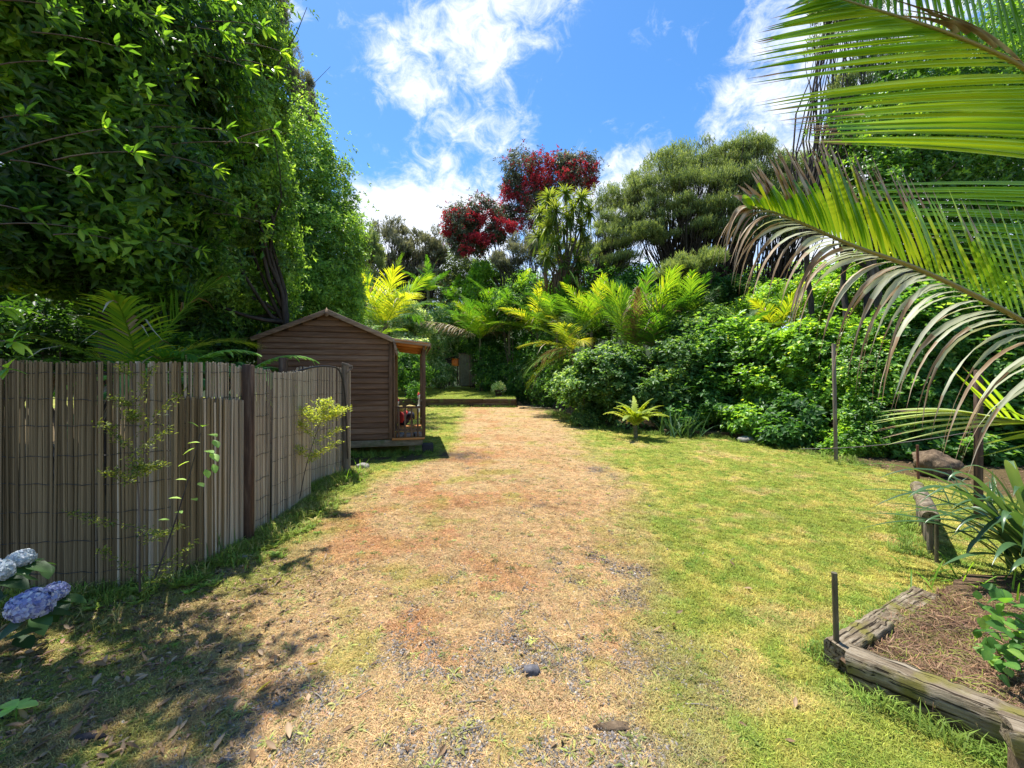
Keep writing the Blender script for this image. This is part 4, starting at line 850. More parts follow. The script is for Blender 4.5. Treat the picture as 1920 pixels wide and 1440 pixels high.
# fronds -------------------------------------------------
def strip(mb, b, dirs, L, w, side, droop, tint, nseg=4, fold=.3, mi=0):
    """leaflets: tapered, drooping, creased strips. b,dirs,side Nx3"""
    N = len(b); d = unit(dirs); s = unit(side-(side*d).sum(1, keepdims=True)*d); n = np.cross(s, d); L = np.broadcast_to(L, (N,))[:, None]; w = np.broadcast_to(w, (N,))[:, None]; droop = np.broadcast_to(droop, (N,))[:, None]
    V = []
    for k in range(nseg+1):
        t = k/nseg; c = b+d*L*t+np.array([0, 0, -1])*L*droop*t*t; ww = w*(.55+.45*math.sin(math.pi*min(1, t*1.3+.15)) if t < .6 else (1-t)/.4)*.5
        if k == nseg: V.append(c)
        elif fold: V += [c+s*ww, c+n*ww*fold*-1, c-s*ww]
        else: V += [c+s*ww, c-s*ww]
    per = 3 if fold else 2; V = np.stack(V, 1); m = V.shape[1]; i = np.arange(N)[:, None]*m; q = []
    for k in range(nseg-1):
        o = k*per
        for j in range(per-1): q.append(i+[o+j, o+j+1, o+per+j+1, o+per+j])
    tt = tint if np.ndim(tint) == 2 else np.repeat(np.broadcast_to(tint, (N,)), m)
    base = mb.n; mb.add(V.reshape(-1, 3), np.concatenate(q), np.ravel(tt), mi); o = (nseg-1)*per; tri = [i+[o+j, o+j+1, m-1] for j in range(per-1)]
    mb.f.append(np.concatenate(tri)+base); mb.m.append(np.full(N*(per-1), mi)); return mb
def frond_mesh(mats, length, az, el, sag, n=34, ll=.6, w=.03, tint=.5, dead=0, nseg=3, fold=0, vee=.35, droop=.25, rach=.014):
    """a pinnate frond from the origin"""
    t = np.linspace(0, 1, 14); e = el-sag*t**1.4; dx = np.cos(e); dz = np.sin(e); step = length/13
    r = np.concatenate([[0], np.cumsum(dx[:-1]*step)]); z = np.concatenate([[0], np.cumsum(dz[:-1]*step)]); h = np.array([math.cos(az), math.sin(az), 0])
    pts = h[None]*r[:, None]+np.array([0, 0, 1])*z[:, None]; tan = unit(np.gradient(pts, axis=0)); side0 = np.array([-h[1], h[0], 0])
    mb = MB(); tube(mb, pts, np.linspace(rach, rach*.25, 14), 5, tint=.75, cap=False)
    for sg in (-1, 1):
        u = np.linspace(.1, .99, n)+rng.normal(0, .004, n); idx = u*13; i0 = np.clip(idx.astype(int), 0, 12); fr = (idx-i0)[:, None]; b = pts[i0]*(1-fr)+pts[i0+1]*fr; tg = unit(tan[i0]*(1-fr)+tan[i0+1]*fr)
        nrm = np.cross(tg, side0*1.0); nrm = np.where(nrm[:, 2:3] < 0, -nrm, nrm); al = np.interp(u, [0, .5, 1], [1.0, .68, .22])+rng.normal(0, .06, n)
        d = tg*np.cos(al)[:, None]+(side0*sg+nrm*vee)*np.sin(al)[:, None]+rng.normal(0, .03, (n, 3)); Ls = ll*np.interp(u, [0, .15, .45, .8, 1], [.45, .85, 1, .75, .4])*(.9+.2*rng.random(n))
        tt = np.clip(tint+rng.normal(0, .1, n), 0, 1); isd = rng.random(n) < dead
        for mi, mask in ((0, ~isd), (1, isd)):
            if mask.any(): strip(mb, b[mask], d[mask], Ls[mask], w, np.cross(nrm, d)[mask], droop+(.5 if mi else 0)+rng.random(mask.sum())*.15, tt[mask], nseg, fold, mi if len(mats) > 1 else 0)
    return mb
def palm(label, base, trunk_h, n, length, seed, mats=('nikau', 'dead_frond'), ll=.6, w=.035, tint=.5, el=(1.35, .35), sag=(.5, 1.0), dead=.03, group=None, r=.08, azr=None, skirt=2, nl=34, dirs=None, name='nikau_palm', vee=.35, droop=.25, hang=False):
    e = empty(name, label, 'palm', base, 0, group); base = np.array(base, float)
    mb = MB(); zz = np.linspace(-.1, trunk_h, 9); rr = np.interp(zz/trunk_h, [0, .75, .8, 1], [r, r*.85, r*1.15, r*.7]); tube(mb, np.stack([np.zeros(9)+rng.normal(0, .01, 9), np.zeros(9), zz], 1), rr, 10); mb.build('trunk', M['palm_trunk'], e, True)
    items = dirs if dirs else [((2.4*k+rng.random()*.5) if azr is None else azr[0]+(azr[1]-azr[0])*rng.random(), el[0]+(el[1]-el[0])*(k/(n-1))**.8, 1) for k in range(n)]
    for k, (az, ee, sc_) in enumerate(items):
        is_dead = k >= len(items)-skirt and hang
        mb = frond_mesh([M[mats[0]], M[mats[1]]], length*sc_*(.8+.35*rng.random()), az, ee, sag[0]+(sag[1]-sag[0])*rng.random(), nl, ll*(.85+.3*rng.random()), w, np.clip(tint+rng.normal(0, .22), 0, 1), .95 if is_dead else dead, 3, 0, vee, droop)
        o = mb.build('frond', [M[mats[0]], M[mats[1]]], e); o.location = (rng.normal(0, r*.3), rng.normal(0, r*.3), trunk_h*.97)
        if is_dead: o['label'] = 'dry brown frond'
    return e
build_grass()
# ------------------------------------------------------------ trees on the cabin side
big = tree('broadleaf_tree', 'tall shaded broadleaf tree with large glossy leaves hanging over the bamboo fence', (-5.4, 5.3, 0), (-5.2, 5.2, 2.6),
     [PB(200, 470, 170, 90, 5.2, .9), PB(60, 130, 230, 190, 4.6), PB(280, 100, 170, 150, 5.2), PB(230, 330, 170, 110, 5.0), PB(30, 420, 200, 110, 4.6), PB(340, 250, 70, 80, 5.4, .8)], 70000, .135, .05, M['karaka'], .09, 'bark_dark', k=6, seed=3, gap=.38, gs=1.8, up=.2, twig=5, droop=.2)
tree('oval_leaved_tree', 'bright oval leaved tree whose leafy edge meets the blue sky above the cabin', (-4.6, 8.0, 0), (-4.4, 7.9, 2.8),
     [PB(470, 50, 62, 110, 6.9, .9), PB(420, 180, 100, 110, 6.7, 1.0), PB(490, 190, 48, 80, 7.2, .7), PB(370, 370, 110, 110, 6.9, .9), PB(450, 400, 80, 90, 7.5, .9), PB(330, 510, 110, 70, 6.9, .8), PB(430, 520, 60, 60, 7.6, .7), PB(480, 310, 50, 70, 7.6, .7), PB(505, 480, 50, 80, 8.2, .6), PB(495, 590, 60, 50, 8.6, .5), PB(400, 600, 80, 50, 8.0, .6)], 75000, .1, .045, M['small_leaf'], .09, 'bark_dark', k=5, seed=51, gap=.38, gs=2.0, up=.35, twig=4)
tree('small_leaved_tree', 'dense rounded bright green small leaved tree rising behind the cabin', (-5.2, 12.2, 0), (-5.1, 12.2, 2.6),
     [PB(570, 400, 95, 150, 11.8), PB(600, 470, 78, 110, 11.2), PB(480, 470, 100, 140, 11.0), PB(545, 320, 70, 70, 12.0), PB(440, 380, 90, 120, 11), PB(600, 570, 80, 70, 11.4), PB(470, 600, 80, 60, 11.0), PB(635, 545, 48, 70, 11.6), PB(400, 560, 80, 90, 10.5)],
     150000, .105, .045, M['small_leaf'], .16, k=5, seed=5, gap=.30, gs=1.6, up=.5, shell=.7, tbias=.14)
over = leafy('crown', M['karaka'], [(-3.4, 3.2, 6, 1.0, 1.0, .6), (-2.65, 2.6, 6.4, .55, .6, .4), (-3.9, 2.0, 5.6, .9, .9, .5)], 6500, .135, .05, big, k=6, seed=9, gap=.47, gs=2.2, origin=(-5.4, 5.3, 0)); over.location = (0, 0, 0)  # unseen leaf clumps added overhead, placed to throw dappled shade on the verge
def kanuka(label, base, fork, blobs, n, mat='kanuka', r0=.13, L=.13, bark='bark_dark', seed=1, w=.022, gap=.34, stems=3, name='kanuka_tree', group=None, sub=4):
    sub = sub*3
    """fine feathery foliage in flat topped pads on thin forking limbs"""
    e = empty(name, label, 'tree', base, 0, group); org = np.array(base, float); mb = MB(); pads = []
    for b in blobs:
        for _ in range(sub): 
            q = rnd_unit(1)[0]*rng.random()**.4; z_ = rng.uniform(.7, 1.35); pads.append((b[0]+q[0]*b[3]*1.1, b[1]+q[1]*b[4]*1.1, b[2]+q[2]*b[5]*1.05, b[3]*z_*.40, b[4]*z_*.40, b[5]*z_*.40))
    B = np.array(pads); m = n//6; k = rng.integers(0, len(B), m); d = rnd_unit(m); r = rng.random(m)**.5*(.75+.5*vnoise(d*1.7+k[:, None]*3.3, 1.5, seed)); p = B[k, :3]+d*r[:, None]*B[k, 3:6]
    p[:, 2] += -.25*B[k, 5]*(np.linalg.norm(d[:, :2], axis=1)*r)**2
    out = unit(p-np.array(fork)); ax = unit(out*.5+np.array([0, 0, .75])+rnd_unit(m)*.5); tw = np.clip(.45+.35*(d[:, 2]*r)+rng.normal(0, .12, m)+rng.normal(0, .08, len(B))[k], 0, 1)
    pll = (.12+.3*rng.random(m))[:, None]*(B[k, 3:4]**.5)
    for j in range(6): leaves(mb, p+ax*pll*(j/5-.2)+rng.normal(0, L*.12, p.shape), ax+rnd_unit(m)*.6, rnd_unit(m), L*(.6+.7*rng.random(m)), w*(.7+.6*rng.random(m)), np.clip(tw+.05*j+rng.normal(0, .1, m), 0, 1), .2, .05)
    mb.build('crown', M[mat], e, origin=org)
    tb = MB(); lb = MB(); bp = np.array(base, float); fk = np.array(fork, float); forks = []
    for s in range(stems):
        f = fk+rng.normal(0, .3, 3)*[1.6, 1, .8]; a = bp+np.array([rng.normal(0, .18), rng.normal(0, .18), -.1]); tube(tb, limb_path(a, f, 8, .12, 0), np.linspace(r0, r0*.6, 8), 8); forks.append(f)
    for b in pads:
        f = min(forks, key=lambda q: np.linalg.norm(q-np.array(b[:3]))+rng.random()*1.2); q = limb_path(f, b[:3], 8, .16, .5); tube(lb, q, np.linspace(r0*.36, r0*.07, 8), 4, cap=False)
        for _ in range(1): tube(lb, limb_path(q[rng.integers(3, 7)], np.array(b[:3])+rnd_unit(1)[0]*np.array(b[3:6])*.8, 5, .15, .3), np.linspace(r0*.13, r0*.035, 5), 4, cap=False)
    tb.build('trunk', M[bark], e, True, origin=org); lb.build('limbs', M[bark], e, True, origin=org)
    for ch in e.children: ch.location = (0, 0, 0)
    return e
kanuka('dark feathery tree rising behind the glossy broadleaf against blue sky', (-8.3, 14.5, 0), (-8.0, 14.5, 9.0), [PB(530, 50, 24, 60, 14, .8), PB(525, 140, 38, 38, 14, .8), PB(572, 205, 24, 42, 14, .6), PB(560, 160, 22, 24, 14, .6), PB(545, 240, 40, 30, 14, .7), PB(480, 100, 50, 80, 14, .8)], 40000, 'kanuka_grey', .11, .11, seed=2, w=.018)
shrub('shrub', 'dark leafy understorey shrub filling the shade behind the bamboo fence', 'shrub', [PB(90, 600, 200, 110, 7.0, 1.0), PB(330, 620, 150, 90, 7.6, 1.0), PB(460, 640, 70, 60, 9, .6), PB(-160, 560, 180, 180, 6.5, 1), PB(60, 640, 130, 60, 5.6, .6), PB(250, 660, 120, 40, 6.0, .6)], 62000, .12, .05, M['karaka'], k=5, gap=.3, tbias=-.12)
shrub('shrub', 'dark leafy mass deep behind the tree fern fronds', 'shrub', [PB(150, 480, 250, 160, 9.5, 1.0), PB(350, 520, 150, 150, 9.8, 1.0), PB(480, 560, 80, 100, 10, .8)], 50000, .14, .06, M['karaka'], k=5, gap=.28, tbias=-.15)
palm('shaded nikau palm with withered white leaflets just behind the bamboo fence', (-4.35, 4.7, 0), 1.55, 11, 1.5, 3, ll=.6, w=.026, tint=.5, el=(1.2, .1), sag=(.6, 1.3), dead=.08, r=.07, hang=True, skirt=2)
e = palm('nearer tree fern with feathery fronds drooping over the bamboo fence top', (-3.55, 4.15, 0), 1.52, 9, .95, 4, mats=('fern', 'fern'), ll=.16, w=.034, tint=.45, el=(.8, .0), sag=(.9, 1.6), r=.05, nl=38, name='tree_fern', vee=.1, droop=.3)
e = palm('farther tree fern whose frond tips reach the dark square fence post', (-3.2, 4.9, 0), 1.62, 9, .78, 5, mats=('fern', 'fern'), ll=.16, w=.034, tint=.6, el=(.7, .1), sag=(.9, 1.5), r=.05, nl=38, name='tree_fern', vee=.1, droop=.3)
# beyond the cabin
kanuka('slender grey tree with open crown between the cabin and the red flowering trees', (-8.6, 31, float(gz(-8.6, 31)[0])), (-8.8, 31, 8), [PB(735, 440, 32, 28, 31, 1.2), PB(760, 470, 30, 28, 31, 1.2), PB(715, 480, 25, 30, 31, 1.2), PB(750, 510, 30, 15, 31, 1)], 15000, 'kanuka_grey', .22, .22, w=.06, sub=5)
kanuka('low spreading grey tree leaning over the two slim distant palms', (-6.9, 31.5, float(gz(-7, 31)[0])), (-6.9, 31.5, 7), [PB(800, 455, 32, 22, 31.5, 1.2), PB(815, 480, 18, 22, 31.5, 1), PB(780, 485, 30, 20, 31.5, 1.2), PB(790, 515, 35, 18, 31, 1)], 15000, 'kanuka_grey', .2, .22, w=.06, sub=5)
kanuka('dark olive tree peeping out past the edge of the dense small leaved tree', (-8.2, 21, 0), (-8.0, 21, 5), [PB(672, 450, 30, 45, 21, 1.2), PB(690, 480, 24, 42, 21, 1.2), PB(680, 530, 30, 40, 21, 1)], 16000, 'kanuka', .16, .16, w=.04)
palm('bright yellow green nikau palm rising above the cabin roof', (-4.75, 15.2, 0), 3.55, 13, 2.5, 6, ll=1.1, w=.0345, tint=.7, el=(1.5, .5), sag=(.25, .9), r=.11, nl=38)
palm('pale nikau palm with one silvery frond arching over the cabin gutter', (-4.25, 11.6, 0), 2.45, 6, 1.5, 7, ll=.55, w=.04, tint=.8, r=.08, nl=28, dirs=[(.15, .75, 1), (-.3, .35, 1.05), (2.9, 1.0, .8), (1.4, 1.1, .9), (2.0, .8, .8), (.9, 1.2, .7)])
for px, py, d, lb, L in [(803, 540, 28.5, 'slim distant nikau palm with a pale upright crownshaft', 2.3), (848, 560, 29.5, 'slim distant nikau palm beside the far hill notch', 2.2)]:
    q = P(px, py, d); z = float(gz(q[0], d)[0]); palm(lb, (q[0], d, z), q[2]-z, 11, L, 8, ll=.65, w=.07, tint=.25, el=(1.5, .2), sag=(.4, .9), r=.12, nl=20)
shrub('shrub', 'pale variegated shrub behind the back lawn close to the porch', 'shrub', [PB(770, 640, 42, 45, 26, 1.3), PB(740, 620, 40, 50, 25, 1.2), PB(765, 690, 35, 28, 26, 1.2)], 16000, .2, .085, M['variegated'], k=5, gap=.3, tbias=.22)
shrub('shrub', 'lumpy yellow green shrub beside the little orange box', 'shrub', [PB(825, 630, 36, 45, 28, 1.3), PB(815, 690, 30, 24, 27.6, 1.0), PB(845, 600, 30, 30, 29, 1)], 14000, .2, .085, M['variegated'], k=5, gap=.32, tbias=.08)
shrub('shrub', 'glossy white spotted shrub under the little orange box', 'shrub', [PB(828, 702, 26, 20, 27.0, .7)], 3500, .15, .07, M['variegated'], k=5, gap=.3, tbias=.1)
shrub('shrub', 'dark green shrub seen through the open porch on the back lawn', 'shrub', [PB(765, 690, 34, 36, 22.5, .9), PB(779, 738, 13, 20, 20.9, .35), PB(730, 700, 30, 30, 23, .8)], 14000, .14, .06, M['hedge'], k=5, gap=.3, tbias=-.1)
shrub('shrub', 'pink tinged shrub crowned with dry seed heads above the porch roof', 'shrub', [PB(765, 580, 22, 20, 25, .8), PB(790, 600, 18, 20, 25, .8), PB(710, 590, 22, 22, 24, .8)], 8000, .2, .05, M['variegated'], k=5, gap=.3, tbias=.15)
shrub('shrub', 'glowing lime green climber mass left of the strappy palms', 'shrub', [PB(893, 545, 24, 38, 28, .9), PB(880, 590, 26, 28, 28, .9), PB(905, 515, 22, 22, 29, .9)], 9000, .2, .1, M['lime'], k=5, gap=.33)
shrub('shrub', 'tall mid green shrub below the red flowering trees', 'shrub', [PB(930, 520, 42, 28, 32, 1.4), PB(975, 540, 40, 40, 31, 1.4), PB(920, 570, 35, 35, 31.5, 1.2)], 15000, .2, .09, M['small_leaf'], k=5, gap=.3)
shrub('shrub', 'dark rounded shrub between the ribbed metal shed and the potted plant', 'shrub', [PB(915, 690, 32, 38, 25.5, 1.2), PB(900, 640, 30, 28, 26.5, 1.0), PB(945, 700, 25, 30, 25, .8)], 14000, .15, .07, M['hedge'], k=5, gap=.3, tbias=-.15)
shrub('shrub', 'shadowy fern filled shrub at the end of the sleeper wall', 'shrub', [PB(995, 715, 38, 42, 22.5, 1), PB(970, 735, 30, 18, 22.8, .6), PB(1030, 720, 30, 40, 20.5, .9)], 14000, .14, .06, M['hedge'], k=5, gap=.3, tbias=-.18)
for px, py, rx, ry, d, mt, lb in [(860, 520, 45, 50, 34, 'kanuka', 'brownish olive shrub belt below the distant hill'), (740, 560, 80, 50, 33, 'kanuka_grey', 'grey twiggy scrub under the distant slender trees'), (810, 600, 70, 60, 33, 'kanuka_grey', 'brown dead looking thicket behind the slim distant palms')]:
    shrub('shrub', lb, 'shrub', [PB(px, py, rx, ry, d, 2)], 9000, .3, .07, M[mt], k=5, gap=.28, tbias=-.1)
# red flowering trees
kanuka('greyish twiggy tree filling under the flowering trees next to the cabbage tree', (2.2, 27.5, g(2.2, 27.5)) if 'g' in globals() else (2.2, 27.5, 0), (1.6, 27.5, 6), [PB(985, 460, 30, 26, 27.5, 1), PB(1020, 480, 36, 26, 27.5, 1), PB(960, 495, 32, 18, 27.5, 1), PB(1110, 470, 36, 30, 25, 1), PB(1120, 510, 40, 22, 24, 1)], 26000, 'kanuka_grey', .16, .18, w=.045, sub=4)
def pohutukawa(label, base, fork, blobs, n, nf, seed, reds):
    e = tree('flowering_tree', label, base, fork, blobs, n, .19, .075, M['pohut'], .17, 'bark', k=5, seed=seed, gap=.43, gs=1.0, up=.6, shell=.45, twig=4); org = np.array(base, float)
    m = nf//14; p, d, nn = blob_pts(reds, m, .5, .47, 1.5, seed+9); p += d*.03; p2, d2, _n = blob_pts(blobs, m//3, .75, .5, 2.2, seed+3); p = np.concatenate([p, p2]); d = np.concatenate([d, d2]); mb = MB(); m = len(p); ax = unit(d+[0, -.25, .35]+rnd_unit(m)*.3)
    tw = np.clip(.5+rng.normal(0, .22, m), 0, 1)
    for j in range(7): leaves(mb, p+rng.normal(0, .07, p.shape), ax+rnd_unit(m)*.9, rnd_unit(m), .14, .08, tw, .2, 0)
    o = mb.build('blossom', M['red'], e, origin=org); o.location = (0, 0, 0); return e
g = lambda x, y: float(gz(x, y)[0])
pohutukawa('taller flowering tree with crimson blossom over two dark domes', (3.0, 31, g(3.0, 31)), (2.6, 31, 11.5),
           [PB(985, 315, 38, 30, 31, 1.6), PB(1035, 335, 42, 35, 31, 1.6), PB(960, 350, 22, 30, 31, 1), PB(1085, 325, 38, 38, 31, 1.5), PB(1000, 375, 40, 26, 31, 1.3), PB(960, 400, 29, 20, 31, 1), PB(1020, 425, 35, 29, 31, 1.2), PB(1060, 310, 29, 26, 31, 1)], 26000, 16000, 21,
           [PB(1010, 318, 38, 24, 30.6, 1.2), PB(1045, 340, 32, 14, 30.3, 1.2), PB(950, 362, 12, 18, 30.5, .6), PB(970, 380, 29, 16, 30.5, .8), PB(1095, 330, 34, 28, 30.4, 1), PB(1110, 345, 16, 15, 30.3, .6), PB(990, 420, 20, 12, 30.4, .6), PB(1000, 345, 26, 14, 30.2, .8)])
pohutukawa('lower flowering tree with crimson blossom spilling to a dead looking limb', (.5, 29.5, g(.5, 29.5)), (-.7, 29.5, 8.0),
           [PB(870, 420, 38, 36, 29.5, 1.4), PB(905, 400, 36, 28, 29.5, 1.3), PB(930, 440, 29, 20, 29.5, 1), PB(862, 455, 22, 22, 29.5, 1), PB(960, 430, 18, 14, 29.5, .7), PB(895, 460, 28, 20, 29.5, .9)], 19000, 12000, 23,
           [PB(858, 412, 26, 14, 29, .9), PB(890, 408, 34, 10, 28.9, .9), PB(850, 435, 18, 14, 29, .8), PB(900, 450, 28, 10, 28.7, .8), PB(940, 424, 26, 9, 28.8, .8), PB(965, 428, 14, 10, 29, .6), PB(880, 470, 18, 9, 28.8, .7)])
# cabbage tree
def cabbage():
    d = 20.5; base = (P(1062, 600, d)[0], d, 0); e = empty('cabbage_tree', 'many headed cabbage tree with spiky yellow green rosettes before the taller flowering tree', 'tree', base); org = np.array(base)
    heads = [(1060, 362), (1030, 372), (1090, 372), (1042, 395), (1075, 392), (1012, 400), (1105, 398), (1028, 425), (1058, 430), (1090, 425), (1010, 445), (1040, 455), (1075, 460), (1100, 455), (1025, 480), (1055, 490), (1085, 492), (1066, 408)]
    tb = MB(); fk = P(1060, 500, d); p = limb_path(org+[0, 0, -.1], fk, 8, .05, 0); tube(tb, p, np.linspace(.15, .09, 8), 9); tb.build('trunk', M['bark'], e, True, origin=org)
    lb = MB(); 
    for i, (px, py) in enumerate(heads):
        c = P(px, py, d+rng.normal(0, .5)); tube(lb, limb_path(fk+[0, 0, -rng.random()*1.0], c, 7, .06, .2), np.linspace(.06, .035, 7), 6, cap=False); mb = MB(); n = 110; dd = unit(rng.normal(size=(n, 3))+[0, 0, .55]); dn = rng.random(n) < .12; dd[dn, 2] = -abs(dd[dn, 2])
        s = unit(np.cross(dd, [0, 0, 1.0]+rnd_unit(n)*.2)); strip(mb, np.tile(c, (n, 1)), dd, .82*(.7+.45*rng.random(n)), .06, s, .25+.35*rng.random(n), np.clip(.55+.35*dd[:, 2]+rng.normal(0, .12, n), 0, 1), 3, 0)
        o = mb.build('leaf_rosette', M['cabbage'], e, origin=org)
    lb.build('limbs', M['bark'], e, True, origin=org)
    mb = MB(); n = 260; q = np.array([P(1060+rng.normal(0, 22), 500+rng.random()*30, d+rng.normal(0, .4)) for _ in range(n)]); strip(mb, q, np.tile([0, 0, -1.], (n, 1))+rnd_unit(n)*.25, .8, .06, rnd_unit(n), .1, .2*rng.random(n), 3, 0); mb.build('dead_skirt', M['dead_frond'], e, origin=org)
    for ch in e.children: ch.location = (0, 0, 0)
cabbage()
# kanuka stand
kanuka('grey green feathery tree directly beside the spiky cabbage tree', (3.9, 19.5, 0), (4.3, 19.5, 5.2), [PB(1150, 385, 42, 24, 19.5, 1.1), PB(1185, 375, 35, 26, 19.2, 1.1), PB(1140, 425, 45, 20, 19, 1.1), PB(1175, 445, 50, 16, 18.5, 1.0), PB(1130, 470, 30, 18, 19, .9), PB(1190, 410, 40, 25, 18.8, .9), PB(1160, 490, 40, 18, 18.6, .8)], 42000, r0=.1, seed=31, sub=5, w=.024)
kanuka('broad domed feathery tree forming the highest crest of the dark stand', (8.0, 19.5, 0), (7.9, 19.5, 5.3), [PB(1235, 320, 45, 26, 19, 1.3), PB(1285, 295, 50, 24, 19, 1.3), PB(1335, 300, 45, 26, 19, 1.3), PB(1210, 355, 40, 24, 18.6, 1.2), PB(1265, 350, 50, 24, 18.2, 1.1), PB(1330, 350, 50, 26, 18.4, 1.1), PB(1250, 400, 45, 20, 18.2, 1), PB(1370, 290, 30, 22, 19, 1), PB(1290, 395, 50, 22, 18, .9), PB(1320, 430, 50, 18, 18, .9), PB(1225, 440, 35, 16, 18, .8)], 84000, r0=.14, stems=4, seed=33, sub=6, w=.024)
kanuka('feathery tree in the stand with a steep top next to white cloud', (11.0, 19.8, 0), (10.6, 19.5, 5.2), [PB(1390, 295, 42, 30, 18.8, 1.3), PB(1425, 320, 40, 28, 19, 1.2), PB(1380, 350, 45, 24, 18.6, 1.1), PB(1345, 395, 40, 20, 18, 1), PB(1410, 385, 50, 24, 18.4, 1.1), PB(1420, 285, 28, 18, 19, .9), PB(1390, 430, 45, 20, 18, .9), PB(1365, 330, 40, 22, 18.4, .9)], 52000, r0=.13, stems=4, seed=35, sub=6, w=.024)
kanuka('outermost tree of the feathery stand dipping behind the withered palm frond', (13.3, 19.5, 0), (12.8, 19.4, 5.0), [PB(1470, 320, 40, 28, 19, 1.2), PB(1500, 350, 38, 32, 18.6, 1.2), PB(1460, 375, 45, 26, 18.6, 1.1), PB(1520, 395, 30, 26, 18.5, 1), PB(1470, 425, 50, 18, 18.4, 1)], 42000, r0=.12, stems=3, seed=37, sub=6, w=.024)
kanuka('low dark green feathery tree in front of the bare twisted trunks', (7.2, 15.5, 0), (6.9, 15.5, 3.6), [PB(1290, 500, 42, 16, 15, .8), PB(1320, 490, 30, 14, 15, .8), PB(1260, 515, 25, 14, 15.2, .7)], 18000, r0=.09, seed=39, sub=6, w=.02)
# trees behind the near palm
kanuka('dark feathery tree whose twigs show between the upper palm leaflets', (8.6, 10.8, .1), (8.7, 10.8, 4.6), [PB(1585, 200, 30, 45, 10.8, .7), PB(1580, 290, 28, 35, 10.8, .6), PB(1600, 40, 60, 34, 11, .9), PB(1640, 130, 60, 60, 11, .9), PB(1560, 15, 30, 14, 11, .4)], 30000, 'kanuka', .1, .1, seed=41, sub=5)
tree('broadleaf_tree', 'tall broadleaf tree with lime leaves screened by the near palm fronds', (9.6, 10.2, .2), (9.4, 10.1, 2.6), [PB(1660, 250, 70, 100, 10, 1.2), PB(1740, 180, 110, 120, 10, 1.3), PB(1640, 360, 60, 60, 9.8, 1), PB(1750, 340, 110, 100, 9.8, 1.2), PB(1860, 220, 110, 150, 10, 1.3), PB(1870, 420, 100, 120, 9.6, 1.2), PB(1950, 100, 120, 180, 10.5, 1.3)], 75000, .11, .055, M['hedge_lime'], .16, k=5, seed=43, gap=.33, gs=1.4, tbias=-.1)
# ------------------------------------------------------------ palms of the middle ground
def palmc(label, px, py, d, length, n, **kw):
    q = P(px, py, d); z = g(q[0], d); return palm(label, (q[0], d, z), max(.3, q[2]-z), n, length, 1, **kw)
palmc('deep green nikau palm over the ribbed metal shed', 900, 632, 25.5, 3.3, 18, ll=1.15, w=.042, tint=.5, el=(1.5, .45), sag=(.5, 1.0), nl=36, hang=True, skirt=2)
palmc('deep green nikau palm in the middle of its trio', 955, 618, 25, 3.5, 18, ll=1.2, w=.042, tint=.55, el=(1.5, .45), sag=(.4, .9), nl=36)
palmc('deep green nikau palm of the trio touching the yellow one', 1008, 622, 23, 3.1, 18, ll=1.15, w=.042, tint=.6, el=(1.5, .45), sag=(.5, 1.0), nl=36, dead=.06)
palmc('golden yellow nikau palm with white backed lower fronds', 1075, 655, 16.5, 2.2, 11, mats=('nikau_yellow', 'dead_frond'), ll=1.1, w=.0345, tint=.5, nl=32, dirs=[(3.0, .75, 1.05), (2.7, 1.1, 1), (3.3, .35, 1), (2.9, 1.35, .9), (3.5, .0, .9), (1.6, 1.3, .9), (.6, 1.2, .8), (4.2, .9, .9), (4.8, .5, .8), (3.1, -.35, .8), (2.4, 0.3, .8)], sag=(.5, 1.0), skirt=1, hang=True)
palmc('large upright nikau palm with dark green feather fronds above the rounded hedge', 1195, 655, 14.2, 2.6, 22, ll=1.1, w=.034, tint=.5, el=(1.55, .85), sag=(.12, .5), nl=38, dead=.05, skirt=2, hang=True)
palmc('upright nikau palm tucked behind the golden yellow one', 1110, 620, 17.5, 2.5, 14, ll=.95, w=.038, tint=.6, el=(1.5, .6), sag=(.3, .8), nl=38)
palmc('dark nikau palm half hidden between the golden palm and the trio', 1045, 600, 20, 2.2, 10, ll=.95, w=.04, tint=.3, el=(1.5, .4), sag=(.3, .8), nl=34)
palmc('nikau palm leaning over the blue green hedge with a brown tinged heart', 1225, 655, 13.6, 1.9, 9, ll=.85, w=.034, tint=.45, el=(1.5, .7), sag=(.2, .6), nl=34, dead=.2)
palmc('nikau palm with steep narrow fronds and a rust coloured spear', 1243, 640, 15, 2.3, 9, ll=.95, w=.034, tint=.4, el=(1.5, .8), sag=(.1, .5), nl=34, dead=.12)
palmc('upright nikau palm at the edge of the hedge below the low dark feathery tree', 1290, 610, 14.6, 2.1, 10, ll=.9, w=.034, tint=.5, el=(1.5, .8), sag=(.2, .6), nl=34)
palmc('young thin stemmed nikau palm half lost in the hedge top', 1392, 625, 12.6, 1.3, 8, ll=.45, w=.03, tint=.15, el=(1.3, .3), nl=30, r=.035)
palmc('young nikau palm with one glowing curved frond under the withered leaflets', 1455, 620, 13.5, 1.7, 7, ll=.6, w=.035, tint=.75, el=(1.5, .7), sag=(.3, .6), nl=34, r=.05)
palmc('small dark nikau seedling fanned inside the hedge face', 1335, 745, 11.2, 1.0, 7, ll=.4, w=.025, tint=.3, el=(1.2, .4), nl=24, r=.03)
